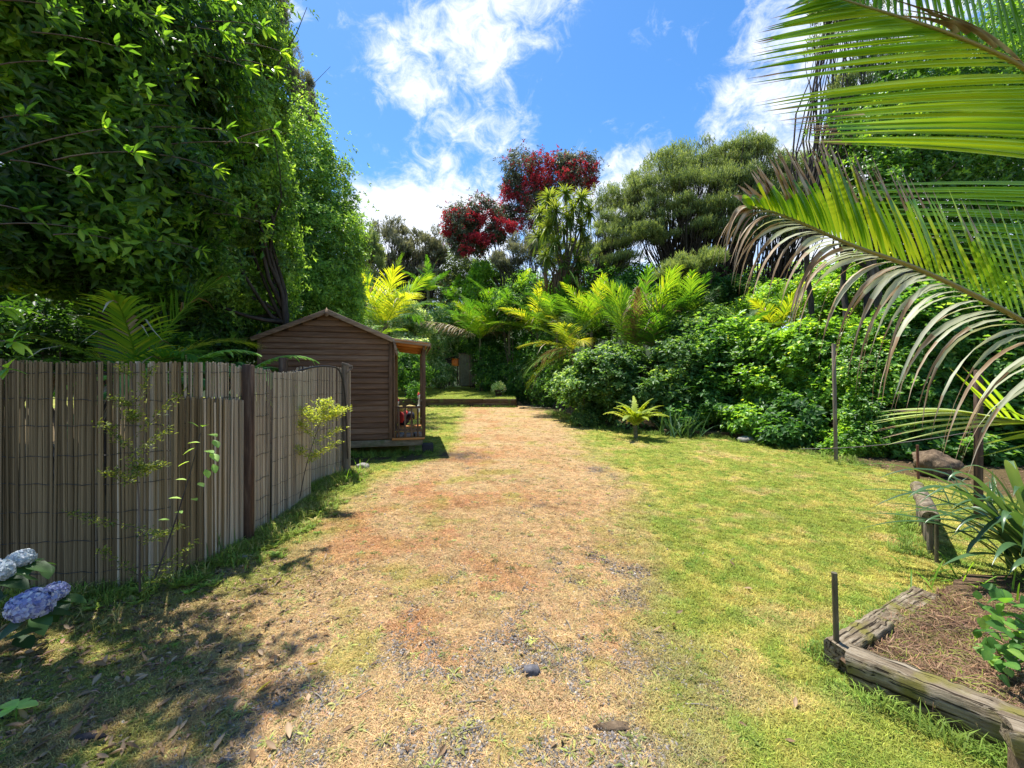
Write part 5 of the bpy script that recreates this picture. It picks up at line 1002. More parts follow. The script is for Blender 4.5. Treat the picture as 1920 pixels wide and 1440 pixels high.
# ------------------------------------------------------------ hedge and background shrubs
def H(label, blobs, n, mat, L=.12, W_=.078, **kw):
    n = int(n*.85) 
    kw.setdefault('gap', .40); kw.setdefault('k', 5); kw['up'] = kw.get('up', .6)+.5; kw['tbias'] = kw.get('tbias', 0)+.08; kw.setdefault('droop', .3); kw.setdefault('gs', 2.3); return shrub('shrub', label, 'shrub', blobs, n, L, W_, M[mat], stems=3, **kw)
H('big rounded blue green shrub under the golden yellow palm', [PB(1150, 690, 60, 45, 12.6, 1), PB(1115, 735, 60, 50, 13, 1), PB(1195, 735, 60, 60, 12.2, 1), PB(1070, 725, 42, 35, 14.5, .8)], 36000, 'hedge_blue', up=.8)
H('blue green shrub swelling below the large upright palm', [PB(1270, 680, 50, 50, 12.2, 1), PB(1260, 745, 55, 55, 11.8, .9), PB(1300, 630, 55, 45, 13.3, 1), PB(1330, 600, 40, 30, 13.8, .9)], 30000, 'hedge_blue', up=.8)
H('mid green shrub behind the strappy clump', [PB(1350, 680, 50, 60, 11.6, .9), PB(1340, 755, 50, 50, 11.2, .8), PB(1290, 780, 50, 30, 11.2, .6)], 24000, 'hedge', up=.7)
H('yellowish leafed shrub behind the small brown stone', [PB(1420, 670, 55, 55, 11.0, .9), PB(1440, 740, 55, 60, 10.3, .9), PB(1410, 790, 45, 35, 10.1, .6)], 26000, 'hedge_lime', up=.7, tbias=-.12)
H('dark lower shrub full of ferny shoots next to the slim timber post', [PB(1490, 770, 45, 50, 9.3, .7), PB(1480, 815, 50, 35, 9.0, .5)], 14000, 'hedge', tbias=-.1)
H('sunlit lime shrub standing over the slim timber post', [PB(1530, 660, 60, 60, 9.6, .9), PB(1500, 700, 50, 50, 9.8, .8), PB(1540, 740, 50, 50, 9.2, .7)], 28000, 'hedge_lime', up=.7)
H('small leaved airy shrub just past the slim timber post', [PB(1620, 690, 55, 65, 8.7, .7), PB(1625, 780, 55, 60, 8.2, .6), PB(1610, 830, 55, 45, 8.0, .5)], 30000, 'hedge_lime', .075, .045, tbias=-.1)
H('glossy green shrub behind the squat brown stump', [PB(1720, 650, 75, 80, 8.4, .9), PB(1730, 760, 70, 70, 8.0, .7), PB(1700, 825, 60, 50, 7.9, .5)], 30000, 'hedge')
H('tall dense green shrub behind the brown square post', [PB(1850, 600, 90, 100, 8.2, 1), PB(1850, 740, 85, 100, 7.8, .8), PB(1960, 700, 90, 140, 7.6, .9), PB(1860, 850, 90, 40, 7.2, .5)], 36000, 'hedge', tbias=-.05)
H('lime yellow shrub row glowing behind the withered palm leaflets', [PB(1470, 560, 70, 32, 15, 1.1), PB(1560, 570, 50, 50, 13, 1), PB(1420, 585, 50, 30, 14.5, 1), PB(1600, 520, 40, 50, 13, .9)], 20000, 'hedge_lime', .13, .07)
H('high leafy shrub mass under the tall lime broadleaf tree', [PB(1680, 500, 70, 70, 11, 1.1), PB(1790, 500, 80, 80, 11, 1.1), PB(1900, 520, 80, 90, 11, 1.1)], 30000, 'hedge', .12, .06)
for bl, n, mt, lb in [([PB(1000, 560, 60, 42, 24.5, 1.5), PB(960, 575, 50, 40, 24.5, 1.4)], 14000, 'hedge', 'dark bush behind the trio of palms'), ([PB(1080, 550, 60, 50, 21.5, 1.4), PB(1110, 600, 60, 50, 19, 1.3)], 16000, 'hedge', 'dark bush at the foot of the cabbage tree'),
                      ([PB(1190, 545, 65, 48, 18.5, 1.3), PB(1230, 600, 60, 45, 17.5, 1.2)], 17000, 'hedge', 'dark bush among the bare kanuka trunks'), ([PB(1310, 560, 60, 38, 17.5, 1.3), PB(1370, 560, 55, 40, 17, 1.2)], 16000, 'hedge_blue', 'blue green bush beneath the low dark feathery tree'),
                      ([PB(1400, 530, 60, 26, 24, 1.5), PB(1500, 520, 70, 30, 24, 1.5)], 12000, 'hedge_lime', 'distant lime bush below the patch of blue sky')]:
    H(lb, bl, n, mt, .16, .075, tbias=-.08)
H('rank dark thicket closing the gap at the end of the drive', [PB(1040, 650, 40, 50, 21.5, 1), PB(1000, 670, 40, 40, 23, 1), PB(1060, 690, 35, 45, 18, .9)], 16000, 'hedge', .13, .06, tbias=-.12)
# far belt closing the view
for k, (px, py, rx, ry, d, lb) in enumerate([(930, 625, 110, 60, 29.5, 'dark bush belt closing the view behind the palm trio'), (620, 600, 120, 60, 27, 'far dark bush belt behind the small leaved tree'), (1650, 560, 160, 70, 20, 'far dark bush belt behind the near palm'), (1250, 560, 200, 50, 30, 'far dark bush belt behind the feathery stand')]):
    H(lb, [PB(px, py, rx, ry, d, 2.5)], 16000, 'hedge', .24, .1, tbias=-.15)
# ------------------------------------------------------------ small plants on the lawn edge
b = G(1097, 800); shrub('shrub', 'small rounded blue green bush on the lawn corner before the hedge', 'shrub', [(b[0], b[1], .24, .42, .35, .26)], 2600, .075, .035, M['hedge_blue'], k=5, gap=.2, up=.8, tbias=.08)
b = G(1192, 822); palm('little tree fern with lime yellow fronds alone on the lawn edge', (b[0], b[1], 0), .34, 24, .80, 2, mats=('fern_lime', 'fern_lime'), ll=.15, w=.034, tint=.5, el=(1.4, .75), sag=(.8, 1.5), r=.055, nl=36, name='tree_fern', vee=.15, droop=.25)
def strappy(name, label, cat, base, n, L, w, mat, tint=.4, el=(.6, 1.4), az=None, part='leaf', nseg=7, droop=(.3, .9), base_r=.08):
    e = empty(name, label, cat, base)
    for k in range(n):
        a = rng.random()*6.283 if az is None else rng.uniform(*az); x = rng.uniform(*el); d = np.array([[math.cos(a)*math.cos(x), math.sin(a)*math.cos(x), math.sin(x)]]); mb = MB()
        strip(mb, np.zeros((1, 3)), d, L*rng.uniform(.7, 1.15), w*rng.uniform(.8, 1.2), np.cross(d, [[0, 0, 1.]]), rng.uniform(*droop)*math.cos(x)+.1, np.clip(tint+rng.normal(0, .15), 0, 1), nseg, .25)
        o = mb.build(part, M[mat], e, True); o.location = (rng.normal(0, base_r), rng.normal(0, base_r), 0)
    return e
b = G(1282, 819); strappy('strappy_clump', 'dark strap leaved clump arching onto the grass before the low timber edging', 'plant', (b[0], b[1]+.12, 0), 64, .95, .05, 'flax', .4, (.85, 1.45), base_r=.2, droop=(.45, .9))
# flax by the lawn, long arching blades
def blade(e, p0, p1, p2, w, tint, name='leaf', mat='flax', n=12, roll=0.0):
    pts = bez(p0, p1, p2, n+1); tan = unit(np.gradient(pts, axis=0)); up = np.array([0, 0, 1.])+np.array([roll, 0, 0]); s = unit(np.cross(tan, up)); nn = np.cross(s, tan); V = []
    for k in range(n+1):
        t = k/n; ww = w*.5*min(1, .35+t*3)*(1-max(0, (t-.55)/.45)**1.5); V += [pts[k]+s[k]*ww, pts[k]-nn[k]*ww*.35, pts[k]-s[k]*ww]
    f = []
    for k in range(n):
        for j in (0, 1): f.append([k*3+j, k*3+j+1, k*3+3+j+1, k*3+3+j])
    mb = MB(); mb.add(np.array(V)-e.location, np.array(f), np.clip(tint+rng.normal(0, .04, len(V)), 0, 1)); return mb.build(name, M[mat], e, True)
e = empty('flax_plant', 'large flax with long dark arching blades reaching over the log edging', 'plant', (3.9, 2.9, 0)); B0 = np.array([3.95, 2.95, .05])
for (a, c, w, t) in [((1700, 935, 2.9), (1800, 845, 2.9), .075, .5), ((1775, 905, 2.9), (1815, 820, 2.9), .05, .6), ((1730, 985, 2.95), (1790, 915, 2.95), .04, .5), ((1765, 1062, 2.7), (1860, 1000, 2.75), .06, .6),
                     ((1790, 1000, 2.8), (1850, 900, 2.85), .055, .35), ((1810, 1045, 2.9), (1830, 950, 2.9), .05, .3), ((1905, 880, 2.6), (1860, 800, 2.8), .06, .8), ((1745, 960, 3.0), (1840, 930, 3.0), .035, .4), ((1880, 1000, 2.6), (1880, 880, 2.7), .05, .55), ((1835, 960, 3.1), (1860, 860, 3.1), .045, .45),
                     ((1860, 1060, 2.5), (1900, 960, 2.6), .05, .5), ((1900, 930, 2.5), (1920, 850, 2.6), .05, .35), ((1800, 880, 3.2), (1880, 830, 3.1), .05, .65), ((1750, 1010, 3.1), (1850, 960, 3.1), .03, .4), ((1890, 1080, 2.5), (1930, 1000, 2.5), .045, .6)]:
    blade(e, B0+rng.normal(0, .06, 3)*[1, 1, 0], P(*c), P(*a), w, t, n=14, roll=rng.normal(0, .35))
for k in range(50):
    a = rng.random()*6.283; r = rng.uniform(.5, 1.25); h = rng.uniform(.5, 1.1); blade(e, B0+rng.normal(0, .09, 3)*[1, 1, 0], B0+[math.cos(a)*r*.45, math.sin(a)*r*.45, h], B0+[math.cos(a)*r, math.sin(a)*r, h*rng.uniform(.1, .8)], .05, rng.random()*.6+.1, roll=rng.normal(0, .3))
b = (5.6, 4.7, .04); strappy('strappy_clump', 'low tangle of fine strap leaves on the gravelly bed past the log', 'plant', b, 50, .5, .02, 'flax', .5, (.7, 1.4), base_r=.3)
strappy('strappy_clump', 'grassy tuft of green blades between the flax and the pine litter bed', 'plant', (3.25, 2.75, .05), 46, .34, .012, 'lime', .25, (.3, 1.3), base_r=.2)
strappy('strappy_clump', 'bluish green grassy tuft against the dark square fence post', 'plant', (-2.5, 3.42, 0), 34, .34, .011, 'flax', .7, (.8, 1.5), base_r=.07)
strappy('strappy_clump', 'spidery pale green tuft rooted at the foot of the last fence post', 'plant', (-2.42, 6.15, 0), 34, .42, .012, 'lime', .3, (.5, 1.4), base_r=.12)
# rounded leaf shrub at the bed edge
e = empty('leafy_shrub', 'round leaved bright green plant leaning over the pine litter bed', 'shrub', (2.75, 2.0, .08)); LF = []
def leaf_mesh(L, w, mat, droop=.2, fold=.2, t=.5, rnd=False):
    mb = MB(); rows = [(0, .05), (.15, .62), (.4, 1.0), (.65, .86), (.85, .45), (1, 0)] if rnd else [(0, .08), (.2, .6), (.45, 1), (.7, .8), (.88, .4), (1, 0)]; V = []; T = []
    for u, ww in rows: V += [(u*L, w/2*ww, -droop*L*u*u+fold*w*ww*.5), (u*L, 0, -droop*L*u*u), (u*L, -w/2*ww, -droop*L*u*u+fold*w*ww*.5)]; T += [t, t+.12, t]
    f = []
    for k in range(len(rows)-1):
        for j in (0, 1): f.append([k*3+j, k*3+j+1, k*3+3+j+1, k*3+3+j])
    mb.add(V, np.array(f), T); return mb.mesh('leaf', mat, True)
def place_leaf(e, me, p, d, s=1, nrm=(0, 0, 1)):
    d = Vector(d).normalized(); n = Vector(nrm); y = n.cross(d)
    if y.length < 1e-3: y = Vector((1, 0, 0)).cross(d)
    y.normalize(); z = d.cross(y); o = link('leaf', me, e); Rm = Matrix((d, y, z)).transposed().to_4x4(); o.matrix_basis = Matrix.Translation(Vector(p)-e.location) @ Rm @ Matrix.Scale(float(s), 4); return o
RL = [leaf_mesh(.058, .046, M['hedge'], .25, .15, t, True) for t in (.2, .35, .5, .7, .85)]
mb = MB()
for k in range(20):
    tip = P(rng.uniform(1845, 1960), rng.uniform(1130, 1290), rng.uniform(1.85, 2.25)); st = np.array([2.75, 2.0, .08])+rng.normal(0, .05, 3)*[1, 1, 0]; pth = bez(st, (st+tip)/2+[0, 0, .12], tip, 7); tube(mb, pth-np.array(e.location), np.linspace(.006, .002, 7), 5)
    for j in range(12):
        q = pth[min(6, 3+j//2)]+rng.normal(0, .035, 3); place_leaf(e, random.choice(RL), q, rnd_unit(1)[0]+[-.2, -.3, -.1], rng.uniform(.7, 1.25), rnd_unit(1)[0]*.4+[0, -.3, 1])
mb.build('stems', M['bark'], e)
# ------------------------------------------------------------ near palm: fronds with every leaflet its own piece
def pl(tab, u):
    us = np.linspace(0, 1, len(tab)); return np.array([np.interp(u, us, [r[k] for r in tab]) for k in range(len(tab[0]))])
np_root = np.array([3.3, 2.1, .0]); near = empty('nikau_palm', 'near nikau palm whose big fronds reach across from beside the bed', 'palm', np_root)
mb = MB(); zz = np.linspace(-.1, 1.75, 10); tube(mb, np.stack([zz*0, zz*0, zz], 1), np.interp(zz, [0, 1.2, 1.3, 1.75], [.13, .11, .14, .09]), 14); mb.build('trunk', M['palm_trunk'], near, True)
def near_frond(rachis, sets, mat_r='rachis', r0=.0095, label=None):
    pts = np.array([P(*r) for r in rachis]); top = np_root+[0, 0, 1.7]; full = np.concatenate([[top], pts]) ; 
    # smooth
    t = np.linspace(0, len(full)-1, 60); i = np.clip(t.astype(int), 0, len(full)-2); fr = (t-i)[:, None]; sm = full[i]*(1-fr)+full[i+1]*fr
    for _ in range(14): sm[1:-1] = (sm[:-2]+sm[1:-1]*2+sm[2:])/4
    mb = MB(); tube(mb, sm-np_root, np.linspace(r0*1.6, r0*.35, 60), 7, tint=.8); fo = mb.build('frond', M[mat_r], near, True)
    if label: fo['label'] = label
    def rp(px_u): # point on rachis polyline by parameter over its own control rows
        tt = 1+px_u*(len(pts)-1); k = tt/(len(full)-1)*59; a = int(min(58, k)); return sm[a]*(1-(k-a))+sm[a+1]*(k-a)
    for S in sets:
        n = S['n']
        for q in range(n):
            u = (q+.5)/n; ur = S['u'][0]+(S['u'][1]-S['u'][0])*u+rng.normal(0, .002); b = rp(ur); tp = pl(S['tips'], u); tp[:2] += rng.normal(0, S.get('jit', 5), 2); tip = P(*tp); c = pl(S['ctrl'], u) if 'ctrl' in S and S['ctrl'] != 'auto' else None
            if S.get('ctrl') == 'auto': bx, by = 960+FPX*b[0]/b[1], HOR-FPX*(b[2]-EYE)/b[1]; c = np.array([tp[0]+(bx-tp[0])*rng.uniform(.08, .3), by-rng.uniform(0, 28), tp[2]*.7+b[1]*.3])
            if c is not None: c[:2] += rng.normal(0, S.get('cj', 6), 2); mid = P(*c)
            else: mid = (b+tip)/2+np.array([0, 0, S.get('arch', .03)*np.linalg.norm(tip-b)])
            w = S['w']*rng.uniform(.8, 1.15); N = 9; pth = bez(b, mid, tip, N+1); tan = unit(np.gradient(pth, axis=0)); fac = np.array(S.get('face', (0, -.25, 1.))); tw = S.get('twist', 0)*rng.normal(); s = unit(np.cross(tan, fac)); nn = np.cross(s, tan); V = []; T = []
            dd = S['dead'] if np.isscalar(S['dead']) else np.interp(u, [0, 1], S['dead']); dd = dd+rng.normal(0, S.get('dj', .08)); t0 = rng.normal(0, .08)+S.get('tint', .55)
            for k in range(N+1):
                t = k/N; a = tw*t*2.2; sv = s[k]*math.cos(a)+nn[k]*math.sin(a); nv = np.cross(sv, tan[k]); ww = w*.5*min(1, .45+t*3)*(1-max(0, (t-.35)/.65)**1.35)*(1-.45*(t > 1-dd)*S.get('curl', .3)); V += [pth[k]+sv*ww+nv*ww*.3, pth[k], pth[k]-sv*ww+nv*ww*.3]; T += [t0, t0+.2, t0]
            f = [[k*3+j, k*3+j+1, k*3+3+j+1, k*3+3+j] for k in range(N) for j in (0, 1)]; mi = [1 if ((k+.5)/N > 1-dd) else 0 for k in range(N) for j in (0, 1)]
            T = [t if not mi[min(len(mi)-1, (i//3)*2)] else rng.uniform(.15, .9) for i, t in enumerate(T)]
            mb = MB(); mb.add(np.array(V)-np_root, np.array(f), np.clip(T, 0, 1)); mb.m = [np.array(mi)]; mb.build('leaflet', [M[S.get('mat', 'nikau_near')], M['dead_frond']], fo, True)
M['nikau_near'] = foliage('near_nikau_leaflet', [(0, (.02, .075, .012)), (.4, (.06, .17, .02)), (.75, (.13, .27, .025)), (1, (.3, .4, .04))], .33, .45, spec=.5)
M['rachis'] = foliage('rachis', [(0, (.09, .08, .02)), (.5, (.16, .15, .03)), (1, (.28, .22, .06))], .5, .1)
near_frond([(2200, 380, 2.25), (2060, 230, 2.05), (1920, 122, 1.95), (1812, 76, 1.88), (1750, 52, 1.83), (1640, 18, 1.77), (1580, 0, 1.73), (1500, -30, 1.66)],
    [dict(n=32, u=(1.0, .286), tips=[(1540, -8, 1.62), (1480, 20, 1.6), (1445, 40, 1.6), (1415, 75, 1.6), (1400, 105, 1.62), (1397, 135, 1.62), (1403, 160, 1.64)], w=.040, dead=.06, dj=.05, jit=5, twist=.12, arch=.035, tint=.74, face=(.1, -1, .55)),
     dict(n=22, u=(.27, .05), tips=[(1412, 190, 1.66), (1435, 212, 1.68), (1470, 238, 1.7), (1490, 260, 1.72), (1505, 272, 1.74)], w=.040, dead=.06, dj=.05, jit=5, twist=.12, arch=.035, tint=.74, face=(.1, -1, .55)),
     dict(n=26, u=(.03, -.13), tips=[(1530, 350, 1.78), (1555, 372, 1.8), (1570, 395, 1.82), (1592, 425, 1.84), (1700, 440, 1.9), (1715, 470, 1.94), (1760, 512, 1.98), (1780, 528, 2.0)], w=.032, dead=.05, dj=.05, jit=5, arch=.03, tint=.5, face=(.1, -1, .55)),
     dict(n=46, u=(.0, .98), tips=[(1900, -320, 2.3), (1800, -260, 2.2), (1650, -200, 2.0), (1560, -160, 1.9)], w=.06, dead=.03, jit=12, tint=.2, arch=.0, face=(.6, -1, .2)),
     dict(n=4, u=(.25, .5), tips=[(1690, 20, 1.8), (1640, 20, 1.8)], ctrl=[(1850, 40, 1.85), (1780, 30, 1.82)], w=.028, dead=.85, jit=18)])
M['pale_under'] = foliage('silvery_leaflet', [(0, (.16, .2, .07)), (.5, (.36, .38, .24)), (1, (.55, .55, .45))], .5, .3, tcol=(1.3, 1.3, .8))
near_frond([(2150, 735, 2.2), (1995, 648, 2.0), (1896, 587, 1.9), (1791, 535, 1.8), (1701, 494, 1.72), (1642, 476, 1.67), (1583, 455, 1.62), (1520, 425, 1.57), (1460, 400, 1.53), (1400, 385, 1.5)],
    [dict(n=72, u=(.99, .02), tips=[(1372, 378, 1.45), (1402, 318, 1.5), (1440, 295, 1.52), (1460, 280, 1.55), (1530, 248, 1.6), (1560, 265, 1.64), (1590, 280, 1.68), (1630, 300, 1.72), (1700, 330, 1.8), (1770, 360, 1.85), (1850, 370, 1.95), (1930, 380, 2.05), (2000, 420, 2.15)], w=.05, dead=(.55, .08), dj=.1, jit=9, arch=.03, tint=.72, face=(.5, -1, .2), curl=.5),
     dict(n=56, u=(1.0, .02), tips=[(1348, 470, 1.45), (1352, 500, 1.46), (1365, 520, 1.47), (1395, 548, 1.5), (1420, 572, 1.52), (1475, 560, 1.55), (1482, 602, 1.58), (1490, 625, 1.6), (1555, 662, 1.64), (1575, 715, 1.68), (1640, 745, 1.72), (1660, 770, 1.76), (1690, 790, 1.8), (1772, 850, 1.86), (1795, 875, 1.9), (1850, 895, 1.95)],
          ctrl='auto', w=.022, dead=(.75, .45), mat='pale_under', dj=.2, jit=14, cj=6, tint=.5, twist=.8, curl=.45, face=(-.2, -.5, 1))], label='frond with withered drooping leaflets')
near_frond([(2150, 800, 2.7), (2010, 800, 2.6), (1900, 790, 2.5), (1860, 785, 2.45)],
    [dict(n=13, u=(.99, .25), tips=[(1690, 768, 2.2), (1650, 772, 2.2), (1640, 785, 2.2), (1632, 800, 2.2), (1640, 815, 2.2), (1660, 838, 2.2)], w=.035, dead=.06, jit=4, arch=.07, tint=.8, mat='fern_pale'),
     dict(n=10, u=(.9, .0), tips=[(1780, 700, 2.3), (1800, 690, 2.3), (1850, 740, 2.3), (1830, 830, 2.3), (1820, 850, 2.3), (1850, 880, 2.3)], w=.028, dead=.12, jit=10, arch=.02, tint=.9)], label='low pale frond fanned flat above the log') if False else None
M['fern_pale'] = foliage('pale_leaflet', [(0, (.18, .26, .06)), (1, (.42, .5, .2))], .38, .3, spec=.6)
near_frond([(2150, 800, 2.7), (2010, 800, 2.6), (1900, 790, 2.5), (1860, 785, 2.45)],
    [dict(n=13, u=(.99, .25), tips=[(1690, 768, 2.2), (1650, 772, 2.2), (1640, 785, 2.2), (1632, 800, 2.2), (1640, 815, 2.2), (1660, 838, 2.2)], w=.035, dead=.06, jit=4, arch=.07, tint=.8, mat='fern_pale'),
     dict(n=12, u=(.9, .0), tips=[(1780, 700, 2.3), (1800, 690, 2.3), (1850, 740, 2.3), (1850, 820, 2.3), (1820, 835, 2.3), (1850, 880, 2.3)], w=.028, dead=.12, jit=10, arch=.02, tint=.9)], label='low pale frond fanned flat above the log')
# ------------------------------------------------------------ hydrangea
h = empty('hydrangea', 'hydrangea with blue and pale mop heads against the shaded bamboo fence', 'shrub', (-3.0, 2.3, 0)); HL = [leaf_mesh(.15, .095, M['hyd_leaf'], .25, .2, t) for t in (.2, .5, .9)]
def mophead(c, r, mat, lb):
    n = 190; k = np.arange(n)+.5; ph = np.arccos(1-1.75*k/n); th = np.pi*(1+5**.5)*k; d = np.stack([np.cos(th)*np.sin(ph), np.sin(th)*np.sin(ph), np.cos(ph)], 1); d = unit(d+rng.normal(0, .05, d.shape)+[0, -.15, 0]); p = np.array(c)+d*r*(.82+.26*rng.random((n, 1)))*[1, 1, .82]; mb = MB(); s = unit(np.cross(d, rnd_unit(n))); u = np.cross(s, d)
    for j in range(4):
        a = j*math.pi/2; dd = s*math.cos(a)+u*math.sin(a); leaves(mb, p, dd+d*.25+rnd_unit(n)*.45, d+rnd_unit(n)*.3, r*.30, r*.32, np.clip(.5+rng.normal(0, .38, n), 0, 1), .1, .12)
    o = mb.build('flower_head', M[mat], h, origin=c); o.location = Vector(c)-h.location; o['label'] = lb
    st = MB(); base = np.array([-3.0, 2.3, 0]); tube(st, bez(base-np.array(h.location), (np.array(c)+base)/2+[-.1, 0, -.05]-np.array(h.location), np.array(c)-np.array(h.location), 8), .006, 6); st.build('stem', M['shed_metal'], h)
    for a in range(5): place_leaf(h, random.choice(HL), np.array(c)+[0, 0, -r*.6], (math.cos(a*1.3+c[0]*9), math.sin(a*1.3+c[0]*9)*.6+.1, -.15), rng.uniform(.8, 1.1))
mophead(P(60, 1133, 2.05), .08, 'hyd_blue', 'largest blue flower head'); mophead(P(103, 1110, 2.2), .052, 'hyd_blue', 'smaller blue flower head'); mophead(P(40, 1047, 2.3), .052, 'hyd_white', 'pale green white flower head'); mophead(P(-8, 1072, 2.1), .062, 'hyd_white', 'pale flower head at the back')
for k in range(36): place_leaf(h, random.choice(HL), P(rng.uniform(-120, 110), rng.uniform(1040, 1240), rng.uniform(2.15, 2.6)), (rng.normal(.3, .8), rng.normal(-.5, .5), rng.normal(-.1, .3)), rng.uniform(.6, 1.0))
# ------------------------------------------------------------ saplings before the fence
def sapling(label, path, twigs, leafL, leafW, n, mat, bark='bark', name='sapling', spread=.03, r=.006, flat_=.5):
    pts = np.array([P(*q) for q in path]); org = pts[0]; e = empty(name, label, 'sapling', org); mb = MB(); t = np.linspace(0, 1, 16)
    sm = np.array([pl(pts.tolist(), u) for u in t]); 
    for _ in range(3): sm[1:-1] = (sm[:-2]+sm[1:-1]*2+sm[2:])/4
    tube(mb, sm-org, np.linspace(r, r*.35, 16), 6); lb = MB()
    for (u, px, py, d, m, sp) in twigs:
        a = sm[int(u*15)]; b = P(px, py, d); q = bez(a, (a+b)/2+[0, 0, -.02], b, 8); tube(mb, q-org, np.linspace(r*.4, r*.12, 8), 4)
        k = int(n*m); tt = rng.random(k)**.7; idx = np.clip((tt*7).astype(int), 0, 6); p = q[idx]+(q[idx+1]-q[idx])*rng.random((k, 1))+rng.normal(0, sp, (k, 3))*[1, 1, flat_]; dirn = unit((b-a)[None]*.6/np.linalg.norm(b-a)+rnd_unit(k)*[1, 1, .5]); leaves(lb, p-org, dirn, rnd_unit(k)*.5+[0, 0, 1], leafL*(.6+.7*rng.random(k)), leafW*(.7+.5*rng.random(k)), rng.random(k), .2, .15)
    mb.build('stem', M[bark], e, True); lb.build('foliage', M[mat], e); return e
sapling('fine leaved shade sapling spread against the dark part of the bamboo fence', [(262, 1110, 2.72), (262, 960, 2.74), (252, 820, 2.76), (245, 680, 2.8)],
        [(.3, 130, 960, 2.7, 1, .02), (.25, 340, 985, 2.7, .8, .02), (.3, 300, 1000, 2.6, .7, .02), (.5, 200, 880, 2.72, 1, .022), (.55, 305, 870, 2.72, 1.2, .022), (.62, 190, 790, 2.74, 1, .02), (.65, 320, 800, 2.74, .8, .02), (.7, 340, 735, 2.72, .9, .018), (.8, 215, 745, 2.76, .8, .018), (.85, 285, 690, 2.78, .8, .02), (.95, 225, 685, 2.8, .5, .02), (.1, 190, 1030, 2.65, .7, .02), (.12, 370, 1015, 2.62, .8, .02), (.05, 330, 1060, 2.6, 1, .03), (.6, 260, 890, 2.7, 1.5, .03), (.75, 250, 770, 2.72, 1.3, .025)], .026, .012, 130, 'shade_sapling')
sapling('lime green feathery sapling in front of the set back bamboo panel', [(562, 935, 4.75), (572, 880, 4.75), (590, 820, 4.75), (610, 770, 4.8)], [(.9, 640, 765, 4.8, 3, .05), (.85, 575, 765, 4.8, 2.2, .05), (.95, 610, 750, 4.8, 2, .05), (.7, 560, 790, 4.8, 1, .03), (.5, 545, 830, 4.75, 1, .04), (.5, 630, 830, 4.8, .8, .03), (.4, 595, 850, 4.75, .6, .03), (.6, 640, 800, 4.8, .8, .03)], .04, .014, 170, 'sapling_lime', flat_=.35)
SL = [leaf_mesh(.075, .05, M['small_leaf'], .2, .2, t) for t in (.5, .75, 1.0)]
e = sapling('thin dark stem with a few broad bright leaves crossing the pale bamboo', [(290, 1085, 2.62), (330, 980, 2.72), (365, 880, 2.85), (378, 815, 2.9)], [(.9, 400, 800, 2.9, 0, .02), (.75, 400, 850, 2.85, 0, .02)], .01, .01, 0, 'shade_sapling', 'bark_dark') if False else None
def stem_with_leaves():
    pts = np.array([P(*q) for q in [(290, 1085, 2.55), (330, 985, 2.62), (362, 890, 2.72), (376, 812, 2.78)]]); e = empty('sapling', 'thin dark stem with a few broad bright leaves crossing the pale bamboo', 'sapling', pts[0]); mb = MB(); sm = bez(pts[0], pts[1]*.5+pts[2]*.5, pts[3], 14); tube(mb, sm-pts[0], np.linspace(.006, .003, 14), 6); mb.build('stem', M['bark_dark'], e, True)
    for px, py, dx, dz, s in [(380, 800, .6, .3, 1.1), (372, 800, -.5, .6, .9), (390, 815, 1, .1, 1.2), (400, 825, .8, -.5, 1.0), (375, 830, -1, .2, .9), (365, 840, -.6, -.3, 1), (395, 850, .9, -.4, 1.2), (385, 845, 1, 0, 1.1), (355, 865, -1, -.3, .9), (400, 870, .6, -.8, .9), (350, 900, -.8, .3, .8), (372, 905, .9, -.2, .8), (340, 935, -.7, .3, .9), (360, 935, .8, .1, .8), (330, 960, .9, .2, .9), (318, 975, -.8, .3, .8), (385, 880, .7, -.7, .9)]:
        place_leaf(e, random.choice(SL), P(px, py, 2.7), (dx, -.4, dz), s)
stem_with_leaves()
e = empty('seedling', 'bright green broad leaved seedling low in the leaf litter', 'seedling', tuple(G(30, 1352)))
mb = MB(); tube(mb, [(0, 0, 0), (0, 0, .03), (.005, 0, .065)], .0025, 5); mb.build('stem', M['small_leaf'], e)
for a, s in ((0.2, 1.1), (2.9, 1.2), (1.6, .8), (4.5, .9), (3.8, .7)): place_leaf(e, SL[2], Vector(e.location)+Vector((0, 0, .062)), (math.cos(a), math.sin(a), .15), s)
# ------------------------------------------------------------ near leafy sprigs of the overhanging tree
KL = [leaf_mesh(.135, .05, M['karaka'], .18, .25, t) for t in (.25, .45, .65, .85)]+[leaf_mesh(.12, .048, M['karaka'], .3, .2, 1.0)]
br = empty('hanging_branch', 'near overhanging branch with large single leaves beyond the fence top', 'branch', (-4.2, 3.6, 2.0)); mb = MB()
def sprig(e, _, px, py, d, n, ln, sc_=1, frm=None, bright=0):
    mb = MB(); c = P(px, py, d); st = P(*frm) if frm is not None else c+np.array([-.5, .3, .15]); q = bez(st, (c+st)/2+[0, 0, .05], c, 6); tube(mb, q-np.array(e.location), np.linspace(.007, .003, 6), 5); mb.build('twig', M['bark'], e)
    for k in range(n):
        a = k*2.4+rng.random(); fwd = unit(c-st); s = unit(np.cross(fwd, [0, 0, 1.])); u = np.cross(s, fwd); tdir = fwd*rng.uniform(.3, 1.0)+(s*math.cos(a)+u*math.sin(a))*.9+[0, 0, -.1]; place_leaf(e, KL[min(4, rng.integers(0, 3)+bright)], c-fwd*rng.random()*.06, tdir, sc_*rng.uniform(.75, 1.15), (s*math.cos(a)*.5+np.array([0, -.3, 1])))
